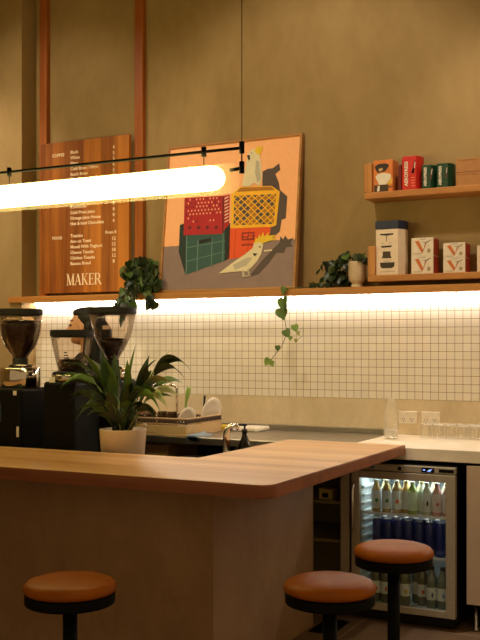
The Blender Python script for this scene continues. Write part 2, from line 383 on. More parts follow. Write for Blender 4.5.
PAINT = [
 ('salmon', [(0,0),(1,0),(1,1),(0,1)]),
 ('mauve', [(0,0),(1,0),(1,0.315),(0,0.313)]),
 ('shade', [(0.732,0.665),(0.729,0.773),(0.763,0.787),(0.801,0.789),(0.845,0.817),(0.855,0.773),(0.822,0.748),(0.85,0.689),(0.86,0.641),(0.914,0.595),(0.911,0.454),(0.882,0.445),(0.873,0.37),(0.816,0.325),(0.775,0.392)]),
 ('shade', [(0.665,0.084),(0.755,0.186),(0.832,0.26),(0.874,0.297),(0.88,0.34),(0.9,0.318),(0.912,0.343),(0.933,0.316),(0.973,0.325),(0.953,0.294),(0.969,0.268),(0.925,0.267),(0.911,0.231),(0.858,0.233),(0.804,0.163),(0.737,0.099)]),
 ('tealdark', [(0.129,0.456),(0.171,0.465),(0.472,0.473),(0.512,0.443),(0.521,0.212),(0.485,0.196),(0.181,0.35)]),
 ('teal2', [(0.129,0.454),(0.183,0.382),(0.197,0.113),(0.133,0.27)]),
 ('teal', [(0.183,0.379),(0.476,0.406),(0.487,0.198),(0.197,0.115)]),
 ('tealline', [(0.188,0.299),(0.481,0.333),(0.482,0.328),(0.189,0.293)]),
 ('tealline', [(0.195,0.207),(0.486,0.26),(0.487,0.256),(0.195,0.201)]),
 ('tealline', [(0.273,0.347),(0.282,0.348),(0.288,0.133),(0.279,0.132)]),
 ('tealline', [(0.38,0.354),(0.386,0.355),(0.394,0.159),(0.387,0.158)]),
 ('tealline', [(0.183,0.379),(0.192,0.38),(0.207,0.118),(0.198,0.115)]),
 ('tealline', [(0.46,0.401),(0.466,0.402),(0.477,0.199),(0.469,0.197)]),
 ('black', [(0.286,0.342),(0.378,0.354),(0.379,0.334),(0.287,0.321)]),
 ('orange', [(0.508,0.415),(0.808,0.403),(0.804,0.35),(0.713,0.237),(0.704,0.225),(0.503,0.205)]),
 ('orange2', [(0.555,0.4),(0.56,0.4),(0.558,0.213),(0.553,0.212)]),
 ('orange2', [(0.651,0.403),(0.656,0.403),(0.654,0.233),(0.648,0.232)]),
 ('redmark', [(0.602,0.378),(0.695,0.377),(0.695,0.324),(0.602,0.326)]),
 ('orange', [(0.614,0.368),(0.647,0.368),(0.645,0.351),(0.614,0.351)]),
 ('orange', [(0.655,0.367),(0.685,0.367),(0.683,0.356),(0.654,0.356)]),
 ('orange', [(0.653,0.35),(0.683,0.35),(0.682,0.337),(0.652,0.337)]),
 ('orange', [(0.614,0.343),(0.642,0.343),(0.641,0.335),(0.613,0.335)]),
 ('redmark', [(0.607,0.302),(0.617,0.305),(0.62,0.293),(0.613,0.287),(0.607,0.291)]),
 ('redmark', [(0.622,0.297),(0.631,0.304),(0.634,0.293),(0.626,0.289),(0.621,0.291)]),
 ('redmark', [(0.635,0.301),(0.644,0.304),(0.648,0.292),(0.64,0.291),(0.634,0.29)]),
 ('redmark', [(0.649,0.296),(0.658,0.303),(0.662,0.292),(0.654,0.286),(0.648,0.29)]),
 ('redmark', [(0.662,0.3),(0.672,0.303),(0.675,0.291),(0.667,0.288),(0.662,0.289)]),
 ('redmark', [(0.676,0.295),(0.685,0.302),(0.689,0.291),(0.681,0.29),(0.675,0.289)]),
 ('red', [(0.153,0.637),(0.448,0.632),(0.497,0.637),(0.505,0.433),(0.476,0.408),(0.459,0.377),(0.163,0.383)]),
 ('darkred', [(0.164,0.623),(0.17,0.63),(0.177,0.622),(0.171,0.614)]),
 ('peach', [(0.191,0.623),(0.196,0.63),(0.203,0.622),(0.198,0.614)]),
 ('darkred', [(0.217,0.622),(0.223,0.63),(0.229,0.621),(0.224,0.614)]),
 ('peach', [(0.243,0.622),(0.248,0.63),(0.255,0.621),(0.25,0.614)]),
 ('peach', [(0.269,0.622),(0.274,0.629),(0.281,0.621),(0.275,0.613)]),
 ('peach', [(0.294,0.621),(0.3,0.629),(0.307,0.621),(0.301,0.613)]),
 ('darkred', [(0.32,0.621),(0.326,0.629),(0.332,0.62),(0.327,0.613)]),
 ('peach', [(0.345,0.621),(0.351,0.628),(0.358,0.62),(0.352,0.613)]),
 ('peach', [(0.371,0.621),(0.377,0.628),(0.383,0.62),(0.378,0.612)]),
 ('peach', [(0.396,0.62),(0.402,0.628),(0.409,0.62),(0.403,0.612)]),
 ('darkred', [(0.421,0.62),(0.427,0.627),(0.434,0.619),(0.428,0.612)]),
 ('peach', [(0.179,0.597),(0.185,0.605),(0.192,0.596),(0.186,0.589)]),
 ('darkred', [(0.205,0.597),(0.211,0.604),(0.218,0.596),(0.212,0.588)]),
 ('darkred', [(0.231,0.596),(0.237,0.604),(0.244,0.596),(0.238,0.588)]),
 ('peach', [(0.257,0.596),(0.263,0.604),(0.27,0.595),(0.264,0.588)]),
 ('peach', [(0.283,0.596),(0.289,0.604),(0.296,0.595),(0.29,0.588)]),
 ('peach', [(0.309,0.596),(0.315,0.603),(0.321,0.595),(0.316,0.588)]),
 ('peach', [(0.334,0.596),(0.34,0.603),(0.347,0.595),(0.341,0.587)]),
 ('peach', [(0.36,0.595),(0.366,0.603),(0.372,0.595),(0.367,0.587)]),
 ('darkred', [(0.385,0.595),(0.391,0.603),(0.398,0.594),(0.392,0.587)]),
 ('peach', [(0.411,0.595),(0.416,0.602),(0.423,0.594),(0.417,0.587)]),
 ('darkred', [(0.168,0.573),(0.174,0.58),(0.181,0.572),(0.175,0.564)]),
 ('darkred', [(0.194,0.572),(0.2,0.58),(0.207,0.572),(0.201,0.564)]),
 ('darkred', [(0.22,0.572),(0.226,0.58),(0.233,0.571),(0.227,0.564)]),
 ('peach', [(0.246,0.572),(0.252,0.58),(0.259,0.571),(0.253,0.564)]),
 ('peach', [(0.272,0.572),(0.278,0.579),(0.285,0.571),(0.279,0.564)]),
 ('peach', [(0.298,0.572),(0.303,0.579),(0.31,0.571),(0.305,0.563)]),
 ('peach', [(0.323,0.572),(0.329,0.579),(0.336,0.571),(0.33,0.563)]),
 ('darkred', [(0.349,0.571),(0.355,0.579),(0.361,0.571),(0.356,0.563)]),
 ('peach', [(0.374,0.571),(0.38,0.579),(0.387,0.57),(0.381,0.563)]),
 ('peach', [(0.4,0.571),(0.405,0.579),(0.412,0.57),(0.406,0.563)]),
 ('darkred', [(0.425,0.571),(0.43,0.578),(0.437,0.57),(0.431,0.563)]),
 ('peach', [(0.183,0.547),(0.188,0.554),(0.195,0.546),(0.19,0.538)]),
 ('peach', [(0.209,0.547),(0.215,0.554),(0.222,0.546),(0.216,0.538)]),
 ('peach', [(0.235,0.546),(0.241,0.554),(0.248,0.546),(0.242,0.538)]),
 ('peach', [(0.261,0.546),(0.267,0.554),(0.273,0.546),(0.268,0.538)]),
 ('peach', [(0.287,0.546),(0.292,0.554),(0.299,0.546),(0.293,0.538)]),
 ('peach', [(0.312,0.546),(0.318,0.554),(0.325,0.545),(0.319,0.538)]),
 ('peach', [(0.338,0.546),(0.344,0.554),(0.35,0.545),(0.345,0.538)]),
 ('peach', [(0.363,0.546),(0.369,0.553),(0.376,0.545),(0.37,0.538)]),
 ('peach', [(0.389,0.546),(0.394,0.553),(0.401,0.545),(0.395,0.538)]),
 ('peach', [(0.414,0.546),(0.42,0.553),(0.426,0.545),(0.421,0.537)]),
 ('darkred', [(0.171,0.522),(0.177,0.53),(0.184,0.522),(0.178,0.514)]),
 ('peach', [(0.197,0.522),(0.203,0.53),(0.21,0.522),(0.204,0.514)]),
 ('peach', [(0.223,0.522),(0.229,0.53),(0.236,0.521),(0.23,0.514)]),
 ('peach', [(0.249,0.522),(0.255,0.53),(0.262,0.521),(0.256,0.514)]),
 ('peach', [(0.275,0.522),(0.281,0.53),(0.288,0.521),(0.282,0.514)]),
 ('peach', [(0.301,0.522),(0.307,0.53),(0.314,0.521),(0.308,0.514)]),
 ('peach', [(0.327,0.522),(0.332,0.529),(0.339,0.521),(0.334,0.514)]),
 ('peach', [(0.352,0.522),(0.358,0.529),(0.365,0.521),(0.359,0.514)]),
 ('darkred', [(0.378,0.522),(0.383,0.529),(0.39,0.521),(0.384,0.514)]),
 ('peach', [(0.403,0.522),(0.409,0.529),(0.415,0.521),(0.41,0.514)]),
 ('peach', [(0.428,0.522),(0.434,0.529),(0.441,0.521),(0.435,0.514)]),
 ('peach', [(0.186,0.496),(0.192,0.504),(0.199,0.496),(0.193,0.488)]),
 ('darkred', [(0.212,0.496),(0.218,0.504),(0.225,0.496),(0.219,0.488)]),
 ('peach', [(0.227,0.472),(0.233,0.48),(0.24,0.471),(0.234,0.464)]),
 ('darkred', [(0.253,0.472),(0.259,0.48),(0.266,0.471),(0.26,0.464)]),
 ('peach', [(0.356,0.472),(0.361,0.48),(0.368,0.472),(0.362,0.464)]),
 ('peach', [(0.381,0.472),(0.387,0.48),(0.394,0.472),(0.388,0.464)]),
 ('darkred', [(0.193,0.432),(0.207,0.446),(0.224,0.433),(0.209,0.418)]),
 ('darkred', [(0.261,0.429),(0.275,0.443),(0.292,0.43),(0.277,0.415)]),
 ('darkred', [(0.328,0.426),(0.342,0.44),(0.359,0.427),(0.344,0.412)]),
 ('darkred', [(0.394,0.423),(0.409,0.437),(0.425,0.424),(0.411,0.409)]),
 ('white', [(0.46,0.615),(0.489,0.627),(0.49,0.62),(0.461,0.606)]),
 ('white', [(0.462,0.593),(0.491,0.605),(0.491,0.598),(0.463,0.584)]),
 ('white', [(0.463,0.571),(0.493,0.582),(0.493,0.576),(0.464,0.562)]),
 ('white', [(0.465,0.549),(0.494,0.56),(0.495,0.553),(0.466,0.54)]),
 ('white', [(0.467,0.526),(0.496,0.538),(0.496,0.531),(0.467,0.517)]),
 ('white', [(0.468,0.504),(0.497,0.516),(0.498,0.509),(0.469,0.495)]),
 ('white', [(0.47,0.482),(0.499,0.493),(0.499,0.487),(0.47,0.473)]),
 ('white', [(0.471,0.459),(0.5,0.471),(0.501,0.464),(0.472,0.45)]),
 ('darkred', [(0.445,0.627),(0.455,0.628),(0.467,0.382),(0.457,0.379)]),
 ('yellow', [(0.51,0.643),(0.57,0.682),(0.799,0.672),(0.861,0.63),(0.847,0.411),(0.819,0.403),(0.52,0.409)]),
 ('shade', [(0.532,0.625),(0.532,0.625),(0.553,0.624),(0.533,0.608)]),
 ('ochre', [(0.563,0.624),(0.584,0.623),(0.605,0.623),(0.584,0.606)]),
 ('shade', [(0.615,0.622),(0.635,0.622),(0.656,0.621),(0.636,0.604)]),
 ('grey', [(0.666,0.621),(0.686,0.62),(0.706,0.619),(0.686,0.603)]),
 ('shade', [(0.717,0.619),(0.737,0.618),(0.757,0.617),(0.736,0.601)]),
 ('grey', [(0.767,0.617),(0.787,0.616),(0.807,0.616),(0.786,0.599)]),
 ('grey', [(0.816,0.615),(0.836,0.615),(0.836,0.615),(0.835,0.598)]),
 ('grey', [(0.538,0.603),(0.558,0.62),(0.579,0.602),(0.559,0.585)]),
 ('shade', [(0.59,0.601),(0.61,0.618),(0.63,0.6),(0.61,0.583)]),
 ('ochre', [(0.641,0.6),(0.661,0.616),(0.681,0.598),(0.661,0.582)]),
 ('ochre', [(0.691,0.598),(0.711,0.615),(0.731,0.597),(0.711,0.58)]),
 ('ochre', [(0.741,0.597),(0.762,0.613),(0.781,0.595),(0.761,0.579)]),
 ('ochre', [(0.791,0.595),(0.811,0.611),(0.83,0.594),(0.81,0.577)]),
 ('grey', [(0.534,0.581),(0.533,0.599),(0.554,0.581),(0.534,0.564)]),
 ('grey', [(0.565,0.58),(0.585,0.597),(0.605,0.579),(0.585,0.562)]),
 ('ochre', [(0.615,0.579),(0.636,0.596),(0.656,0.578),(0.636,0.561)]),
 ('shade', [(0.666,0.577),(0.686,0.594),(0.706,0.576),(0.686,0.559)]),
 ('grey', [(0.716,0.576),(0.736,0.592),(0.756,0.575),(0.736,0.558)]),
 ('shade', [(0.766,0.574),(0.786,0.591),(0.805,0.573),(0.785,0.556)]),
 ('ochre', [(0.815,0.573),(0.835,0.589),(0.834,0.572),(0.834,0.555)]),
 ('ochre', [(0.54,0.559),(0.56,0.576),(0.58,0.558),(0.561,0.541)]),
 ('shade', [(0.591,0.558),(0.61,0.575),(0.631,0.557),(0.611,0.54)]),
 ('ochre', [(0.641,0.556),(0.661,0.573),(0.681,0.555),(0.661,0.539)]),
 ('shade', [(0.691,0.555),(0.711,0.572),(0.731,0.554),(0.711,0.537)]),
 ('ochre', [(0.741,0.553),(0.761,0.57),(0.78,0.552),(0.76,0.536)]),
 ('grey', [(0.79,0.552),(0.81,0.569),(0.829,0.551),(0.809,0.534)]),
 ('grey', [(0.535,0.538),(0.535,0.555),(0.556,0.537),(0.536,0.52)]),
 ('shade', [(0.566,0.537),(0.586,0.554),(0.606,0.536),(0.586,0.519)]),
 ('shade', [(0.616,0.535),(0.636,0.552),(0.656,0.534),(0.636,0.518)]),
 ('ochre', [(0.666,0.534),(0.686,0.551),(0.706,0.533),(0.686,0.516)]),
 ('shade', [(0.716,0.533),(0.735,0.549),(0.755,0.532),(0.735,0.515)]),
 ('ochre', [(0.765,0.531),(0.785,0.548),(0.804,0.53),(0.784,0.513)]),
 ('ochre', [(0.813,0.53),(0.833,0.546),(0.833,0.529),(0.832,0.512)]),
 ('ochre', [(0.541,0.516),(0.561,0.533),(0.581,0.515),(0.562,0.498)]),
 ('shade', [(0.591,0.514),(0.611,0.531),(0.631,0.513),(0.612,0.496)]),
 ('ochre', [(0.641,0.513),(0.661,0.53),(0.681,0.512),(0.661,0.495)]),
 ('shade', [(0.691,0.512),(0.711,0.528),(0.73,0.511),(0.71,0.494)]),
 ('ochre', [(0.74,0.51),(0.76,0.527),(0.779,0.509),(0.759,0.493)]),
 ('ochre', [(0.788,0.509),(0.808,0.526),(0.827,0.508),(0.807,0.491)]),
 ('shade', [(0.537,0.494),(0.536,0.512),(0.557,0.494),(0.537,0.477)]),
 ('ochre', [(0.567,0.493),(0.586,0.51),(0.607,0.492),(0.587,0.475)]),
 ('shade', [(0.617,0.492),(0.636,0.509),(0.656,0.491),(0.637,0.474)]),
 ('ochre', [(0.666,0.491),(0.686,0.508),(0.705,0.49),(0.686,0.473)]),
 ('grey', [(0.715,0.489),(0.735,0.506),(0.754,0.488),(0.734,0.472)]),
 ('grey', [(0.763,0.488),(0.783,0.505),(0.802,0.487),(0.782,0.47)]),
 ('shade', [(0.812,0.487),(0.831,0.504),(0.831,0.486),(0.83,0.469)]),
 ('shade', [(0.543,0.472),(0.562,0.489),(0.582,0.471),(0.563,0.454)]),
 ('grey', [(0.592,0.471),(0.612,0.488),(0.632,0.47),(0.612,0.453)]),
 ('ochre', [(0.642,0.47),(0.661,0.487),(0.681,0.469),(0.661,0.452)]),
 ('grey', [(0.69,0.468),(0.71,0.485),(0.729,0.467),(0.71,0.451)]),
 ('ochre', [(0.739,0.467),(0.759,0.484),(0.777,0.466),(0.758,0.449)]),
 ('ochre', [(0.787,0.466),(0.807,0.483),(0.825,0.465),(0.805,0.448)]),
 ('shade', [(0.538,0.45),(0.538,0.468),(0.558,0.45),(0.539,0.433)]),
 ('ochre', [(0.568,0.45),(0.587,0.467),(0.607,0.449),(0.588,0.432)]),
 ('ochre', [(0.617,0.448),(0.637,0.465),(0.656,0.448),(0.637,0.431)]),
 ('ochre', [(0.666,0.447),(0.686,0.464),(0.705,0.446),(0.685,0.43)]),
 ('grey', [(0.714,0.446),(0.734,0.463),(0.753,0.445),(0.733,0.428)]),
 ('ochre', [(0.762,0.445),(0.782,0.462),(0.8,0.444),(0.781,0.427)]),
 ('ochre', [(0.81,0.444),(0.83,0.461),(0.829,0.443),(0.828,0.426)]),
 ('ochre', [(0.544,0.428),(0.563,0.445),(0.583,0.427),(0.564,0.428)]),
 ('grey', [(0.593,0.427),(0.612,0.444),(0.632,0.426),(0.613,0.427)]),
 ('ochre', [(0.642,0.426),(0.661,0.443),(0.681,0.425),(0.661,0.426)]),
 ('ochre', [(0.69,0.425),(0.71,0.442),(0.729,0.424),(0.709,0.425)]),
 ('shade', [(0.738,0.424),(0.758,0.441),(0.776,0.423),(0.757,0.424)]),
 ('grey', [(0.786,0.423),(0.805,0.44),(0.823,0.422),(0.804,0.422)]),
 ('ochre', [(0.577,0.676),(0.796,0.667),(0.825,0.642),(0.544,0.651)]),
 ('cream', [(0.586,0.686),(0.595,0.762),(0.612,0.862),(0.625,0.915),(0.658,0.932),(0.693,0.911),(0.707,0.871),(0.722,0.795),(0.728,0.715),(0.71,0.677),(0.674,0.701),(0.638,0.678)]),
 ('grey2', [(0.678,0.852),(0.703,0.84),(0.721,0.72),(0.698,0.7),(0.677,0.766)]),
 ('yel2', [(0.661,0.914),(0.679,0.938),(0.724,0.941),(0.717,0.909),(0.711,0.893),(0.692,0.886)]),
 ('black', [(0.61,0.889),(0.63,0.891),(0.636,0.863),(0.625,0.851)]),
 ('black', [(0.641,0.905),(0.648,0.905),(0.648,0.898),(0.641,0.899)]),
 ('cream', [(0.448,0.115),(0.536,0.174),(0.629,0.23),(0.688,0.271),(0.696,0.305),(0.72,0.327),(0.749,0.316),(0.763,0.291),(0.757,0.259),(0.751,0.23),(0.723,0.181),(0.687,0.145),(0.657,0.121),(0.616,0.124),(0.54,0.121)]),
 ('grey2', [(0.55,0.167),(0.658,0.214),(0.692,0.207),(0.648,0.158),(0.567,0.135)]),
 ('yel2', [(0.699,0.299),(0.707,0.342),(0.719,0.327),(0.731,0.363),(0.741,0.338),(0.757,0.373),(0.767,0.342),(0.8,0.37),(0.794,0.347),(0.857,0.349),(0.824,0.332),(0.864,0.322),(0.809,0.313),(0.753,0.297),(0.735,0.31)]),
 ('cream', [(0.77,0.254),(0.827,0.257),(0.828,0.247),(0.772,0.244)]),
 ('black', [(0.69,0.238),(0.727,0.233),(0.705,0.216)]),
 ('black', [(0.734,0.282),(0.745,0.281),(0.746,0.272),(0.735,0.272)]),
 ('grey2', [(0.62,0.128),(0.636,0.127),(0.642,0.094),(0.686,0.098),(0.687,0.089),(0.625,0.086)]),
 ('grey2', [(0.657,0.133),(0.671,0.139),(0.677,0.102),(0.666,0.098)]),
]
# ------------------------------------------------------------------ shared materials
M_WALL = plaster('wall plaster', (142, 117, 74), (166, 141, 96), 1.3)
M_SPLASH = plaster('splashback stone', (196, 178, 146), (220, 202, 170), 4.0, rough=.4, bump=.03)
M_BASE = plaster('bar plaster', (140, 108, 76), (166, 134, 100), 2.6, rough=.6, bump=.1)
M_CEIL = plaster('ceiling plaster', (150, 130, 100), (165, 145, 112), 1.2)
M_TILE = tiles('white mosaic', .0485, .0015, (234, 226, 212), (228, 219, 204), (146, 122, 92), (1.888, -1.142))
M_FLOOR = tiles('brown floor tile', .75, .004, (140, 112, 82), (132, 105, 76), (196, 170, 134), (1.75, .34), rough=.45, axes='XY', bump=.15)
M_OAK = wood('ledge oak', (158, 98, 40), (200, 140, 70), 'X', 1.0, .45)
M_SHELF = wood('shelf oak', (160, 100, 44), (204, 144, 76), 'X', 1.0, .5)
M_POST = wood('post timber', (138, 70, 14), (180, 102, 30), 'Z', 1.0, .5)
M_SIGN = wood('sign veneer', (122, 64, 14), (196, 122, 42), 'Z', .8, .45, board=.145)
M_BAR = wood('bar timber', (178, 128, 80), (216, 176, 132), 'X', .8, .3, board=.09)
M_BLACK = plain('black metal', (6, 6, 6), .55, spec=.12)
M_MATT = plain('matt black plastic', (13, 12, 11), .6, spec=.3)
M_GRIND = plain('grinder black enamel', (6, 6, 6), .5, spec=.18)
M_STEEL = plain('brushed steel', (170, 164, 154), .32, 1, nscale=80)
M_CHROME = plain('chrome', (215, 210, 200), .08, 1)
M_DKSTEEL = plain('fridge steel', (176, 166, 146), .45, .3, nscale=60)
M_STONE = plaster('white stone top', (222, 208, 184), (238, 226, 204), 9, rough=.35, bump=.0)
M_CAB = plain('cream laminate', (196, 172, 146), .5, nscale=4)
M_LEATH = plain('tan leather', (148, 80, 10), .42, spec=.12, nscale=9, noise=.16, bump=.08)
M_PAPER = plain('white card', (226, 214, 196), .6)
M_WHITE = plain('white ceramic', (228, 218, 200), .3)
M_TEXT = plain('cream lettering', (244, 222, 186), .6)
M_SOIL = plain('dark soil', (34, 24, 16), .9, nscale=90, noise=.5, bump=.6)

# ------------------------------------------------------------------ room
YW = 5.70
struct('wall_back', MB().box(-4.559, 1.8, YW, 5.86, 0, 4.45), M_WALL)
struct('wall_back_pier', MB().box(-5.6, -4.56, 5.535, 5.86, 0, 4.45), M_WALL)
struct('wall_left', MB().box(-5.75, -5.6, -1.2, 5.86, 0, 4.45), M_WALL)
struct('floor', MB().box(-5.75, 1.8, -1.2, 5.86, -.12, 0), M_FLOOR)
struct('ceiling', MB().box(-5.75, 1.8, -1.2, 5.86, 4.45, 4.6), M_CEIL)
struct('wall_back_tiles', MB().box(-4.558, 1.2, YW-.012, YW, 1.142, 1.80), M_TILE)
struct('wall_back_splash', MB().box(-4.558, 1.2, YW-.014, YW, .93, 1.141), M_SPLASH)

# timber posts fixed to the wall behind the menu board
for x0, x1, lb in ((-4.497, -4.433, 'reddish timber wall post behind the left edge of the menu board'),
                   (-3.675, -3.608, 'reddish timber wall post standing clear beyond the right edge of the menu board')):
    single('timber_post', MB().box(x0, x1, 5.655, YW, 1.822, 4.45, .004), M_POST, lb, 'post', ((x0+x1)/2, 5.68, 1.822), 'posts behind the menu board')

# ledge with its strip light
single('wall_ledge', MB().prism([(-4.668, 5.512), (1.2, 5.512), (1.2, YW), (-4.558, YW), (-4.558, 5.534), (-4.668, 5.534)], 1.779, 1.821, bev=.003), M_OAK,
       'long oak ledge running along the wall above the white tiles', 'ledge', (-1.7, 5.6, 1.779))
single('strip_light', MB().box(-4.54, 1.15, 5.652, 5.668, 1.769, 1.7785, .002), emit('strip glow', (255, 248, 234), 52),
       'thin glowing strip light fixed under the oak ledge', 'light', (-1.7, 5.66, 1.77))

# ------------------------------------------------------------------ menu board
sg = thing('menu_board', 'tall timber menu board with cream lettering mounted behind the glowing tube lamp', 'sign', (-4.077, 5.637, 1.845))
obj('board', MB().box(-4.457, -3.697, 5.62, 5.655, 1.845, 2.927, .003), M_SIGN, sg)
mb = MB(); ys = 5.6195
zr = lambda y: 1.46+(347-y)*.007106
XI, XH, XP = -4.192, -4.352, -3.822
def rows(items, y0):
    for i, (a, p) in enumerate(items):
        z = zr(y0+5.55*i)-.011
        if a: put_text(mb, a, XI, ys, z, .032, bold=.0006)
        if p: put_text(mb, p, XP, ys, z+.004, .034, 'CENTER', bold=.0006)
put_text(mb, 'COFFEE', XH, ys, zr(153.6)-.011, .031, bold=.0006)
rows([('Black', '4'), ('White', '5'), ('Filter', '5'), ('Cold Brew / Nitro', '6'), ('Batch Brew', '5')], 152)
rows([('Tea', '5'), ('Chai', '6'), ('Cold Brew Tea', '6'), ('Iced Latte', '6'), ('Iced Long Black', '6'), ('Kombucha', '6')], 179)
rows([('Cold Press Juice', '8'), ('Orange Juice House', '8'), ('Hot & Iced Chocolate', '6')], 212.5)
put_text(mb, 'FOOD', XH, ys, zr(237)-.011, .031, bold=.0006)
rows([('Toasties', ''), ('Avo on Toast', '12'), ('Muesli With Yoghurt', '12'), ('Cheese Toastie', '10'), ('Chicken Toastie', '12'), ('Banana Bread', '8')], 235.7)
put_text(mb, 'From 8', -3.80, ys, zr(234.3)-.011, .031, 'RIGHT', bold=.0006)
obj('menu_lettering', mb, M_TEXT, sg, recalc=False)
# serif word mark, drawn stroke by stroke
mb = MB(); CH = .080; zc = 1.900
def st(ox, x0, y0, x1, y1, w):
    X = lambda a: ox+a*CH
    mb.poly([(X(x0-w/2), ys, zc+y0*CH), (X(x0+w/2), ys, zc+y0*CH), (X(x1+w/2), ys, zc+y1*CH), (X(x1-w/2), ys, zc+y1*CH)])
def bar_(ox, x0, x1, y, h=.05):
    mb.poly([(ox+x0*CH, ys-.0002, zc+(y-h/2)*CH), (ox+x1*CH, ys-.0002, zc+(y-h/2)*CH), (ox+x1*CH, ys-.0002, zc+(y+h/2)*CH), (ox+x0*CH, ys-.0002, zc+(y+h/2)*CH)])
o_ = -4.228
st(o_, .14, 0, .14, 1, .05); st(o_, .17, 1, .46, .0, .15); st(o_, .46, 0, .75, 1, .05); st(o_, .76, 0, .76, 1, .15)
bar_(o_, .03, .26, .02); bar_(o_, .03, .24, .98); bar_(o_, .62, .90, .02); bar_(o_, .68, .90, .98)
o_ += .90*CH
st(o_, .10, 0, .37, 1, .05); st(o_, .62, 0, .36, 1, .15); bar_(o_, .18, .55, .34); bar_(o_, 0, .2, .02); bar_(o_, .48, .76, .02)
o_ += .76*CH
st(o_, .14, 0, .14, 1, .14); st(o_, .20, .42, .58, 1, .05); st(o_, .62, 0, .30, .55, .15); bar_(o_, .02, .27, .02); bar_(o_, .02, .27, .98); bar_(o_, .48, .70, .98); bar_(o_, .50, .76, .02)
o_ += .77*CH
st(o_, .13, 0, .13, 1, .14); bar_(o_, .02, .56, .025); bar_(o_, .02, .54, .975); bar_(o_, .14, .42, .52); st(o_, .55, 0, .56, .24, .04); st(o_, .53, .78, .53, 1, .04); st(o_, .42, .4, .42, .64, .04)
o_ += .62*CH
st(o_, .13, 0, .13, 1, .14); bar_(o_, .02, .27, .02); bar_(o_, .02, .35, .975); bar_(o_, .15, .35, .48); st(o_, .66, 0, .36, .5, .15); bar_(o_, .55, .76, .02)
for k in range(8):
    a0 = -PI/2+PI*k/8; a1 = -PI/2+PI*(k+1)/8
    q = lambda a, rx, ry: (o_+(.35+rx*math.cos(a))*CH, ys, zc+(.725+ry*math.sin(a))*CH)
    mb.poly([q(a0, .12, .22), q(a0, .26, .275), q(a1, .26, .275), q(a1, .12, .22)])
obj('name_lettering', mb, M_TEXT, sg)

# ------------------------------------------------------------------ painting leaning on the ledge
pt = thing('painting', 'square framed painting of two cockatoos and coloured crates leaning on the ledge', 'painting', (-2.923, 5.58, 1.822))
PB, PT = Vector((-3.400, 5.530, 1.823)), Vector((-3.404, 5.658, 2.815))     # lower and upper edge of the front
PW = .988; PH = (PT-PB).length; ev = (PT-PB).normalized(); eu = Vector((1, 0, 0)); en = eu.cross(ev)   # towards the room
if en.y > 0: en = -en
eu = Vector((1, 0, 0))
def PP(u, v, d=0): return PB+eu*(u*PW)+ev*(v*PH)+en*d
def slab(mb, u0, u1, v0, v1, d0, d1, mat=None):
    c = [PP(u, v, d) for d in (d0, d1) for u, v in ((u0, v0), (u1, v0), (u1, v1), (u0, v1))]
    vs = [mb.bm.verts.new(p) for p in c]
    fs = [mb.bm.faces.new([vs[i] for i in f]) for f in ((0, 3, 2, 1), (4, 5, 6, 7), (0, 1, 5, 4), (1, 2, 6, 5), (2, 3, 7, 6), (3, 0, 4, 7))]
    mb._tag(fs, mat)
mb = MB(); t_ = .014
slab(mb, 0, t_, 0, 1, -.036, .004); slab(mb, 1-t_, 1, 0, 1, -.036, .004)
slab(mb, t_, 1-t_, 0, t_, -.036, .004); slab(mb, t_, 1-t_, 1-t_, 1, -.036, .004)
obj('frame', mb, wood('frame oak', (146, 98, 46), (190, 140, 80), 'X', 1.0, .5), pt)
PC = {'salmon': (254, 186, 132), 'mauve': (140, 118, 114), 'shade': (84, 70, 66), 'tealdark': (20, 34, 32), 'teal2': (26, 48, 46), 'teal': (44, 84, 80), 'tealline': (92, 124, 116),
      'black': (22, 18, 16), 'orange': (228, 82, 24), 'orange2': (198, 62, 16), 'redmark': (140, 34, 16), 'red': (176, 24, 30), 'peach': (244, 176, 138), 'darkred': (92, 12, 16),
      'white': (228, 208, 184), 'yellow': (244, 184, 34), 'grey': (86, 78, 66), 'ochre': (176, 116, 26), 'cream': (226, 214, 178), 'grey2': (186, 178, 158), 'yel2': (232, 196, 40)}
PL = {'salmon': 0, 'mauve': 1, 'shade': 2, 'tealdark': 3, 'teal2': 4, 'teal': 4, 'tealline': 5, 'orange': 3, 'orange2': 4, 'redmark': 5, 'red': 6, 'peach': 7, 'darkred': 7.5, 'white': 7,
      'yellow': 6, 'grey': 7, 'ochre': 7, 'cream': 9, 'grey2': 10, 'yel2': 10, 'black': 11}
mb = MB(); seen_o = 0
slab(mb, t_, 1-t_, t_, 1-t_, -.03, -.0075, plain('paint salmon', PC['salmon'], .6, noise=.03))
for cname, pts in PAINT:
    lv = PL[cname]
    if cname == 'orange':
        seen_o += 1
        if seen_o > 1: lv = 6
    if cname == 'shade' and len(pts) == 4: lv = 7
    mb.poly([PP(min(max(u, t_), 1-t_), min(max(v, t_), 1-t_), -.007+lv*.0006) for u, v in pts], plain('paint '+cname, PC[cname], .6, noise=.05, nscale=14))
obj('canvas', mb, None, pt)

# ------------------------------------------------------------------ pendant tube lamp
XR = -1.81; YL = 3.6; XL = -4.75
pl = thing('pendant_lamp', 'long glowing glass tube lamp hung from a black rod above the bar', 'lamp', ((XL+XR)/2, YL, 2.16))
mb = MB(); mb.tube([(XL, YL, 2.287), (XR, YL, 2.287)], .0065, 10)
obj('hanging_rod', mb, M_BLACK, pl)
mb = MB()
R1 = .052; zT = 2.172
prof = [(0.002, XL+.05), (.03, XL+.055), (R1, XL+.09)]+[(R1, XR-.14)]+[(R1*math.cos(a), XR-.14+.055*math.sin(a)) for a in (PI*.12, PI*.25, PI*.36, PI*.46)]+[(.002, XR-.083)]
mb.lathe(prof, (0, YL, zT), 28, None, 'X')
obj('glowing_tube', mb, emit('tube glow', (255, 233, 148), 17), pl)
mb = MB()
R2 = .063
prof = [(R2, XL), (R2, XR-.045)]+[(R2*math.cos(a)*.98, XR-.045+.014*math.sin(a)) for a in (.4, .9)]
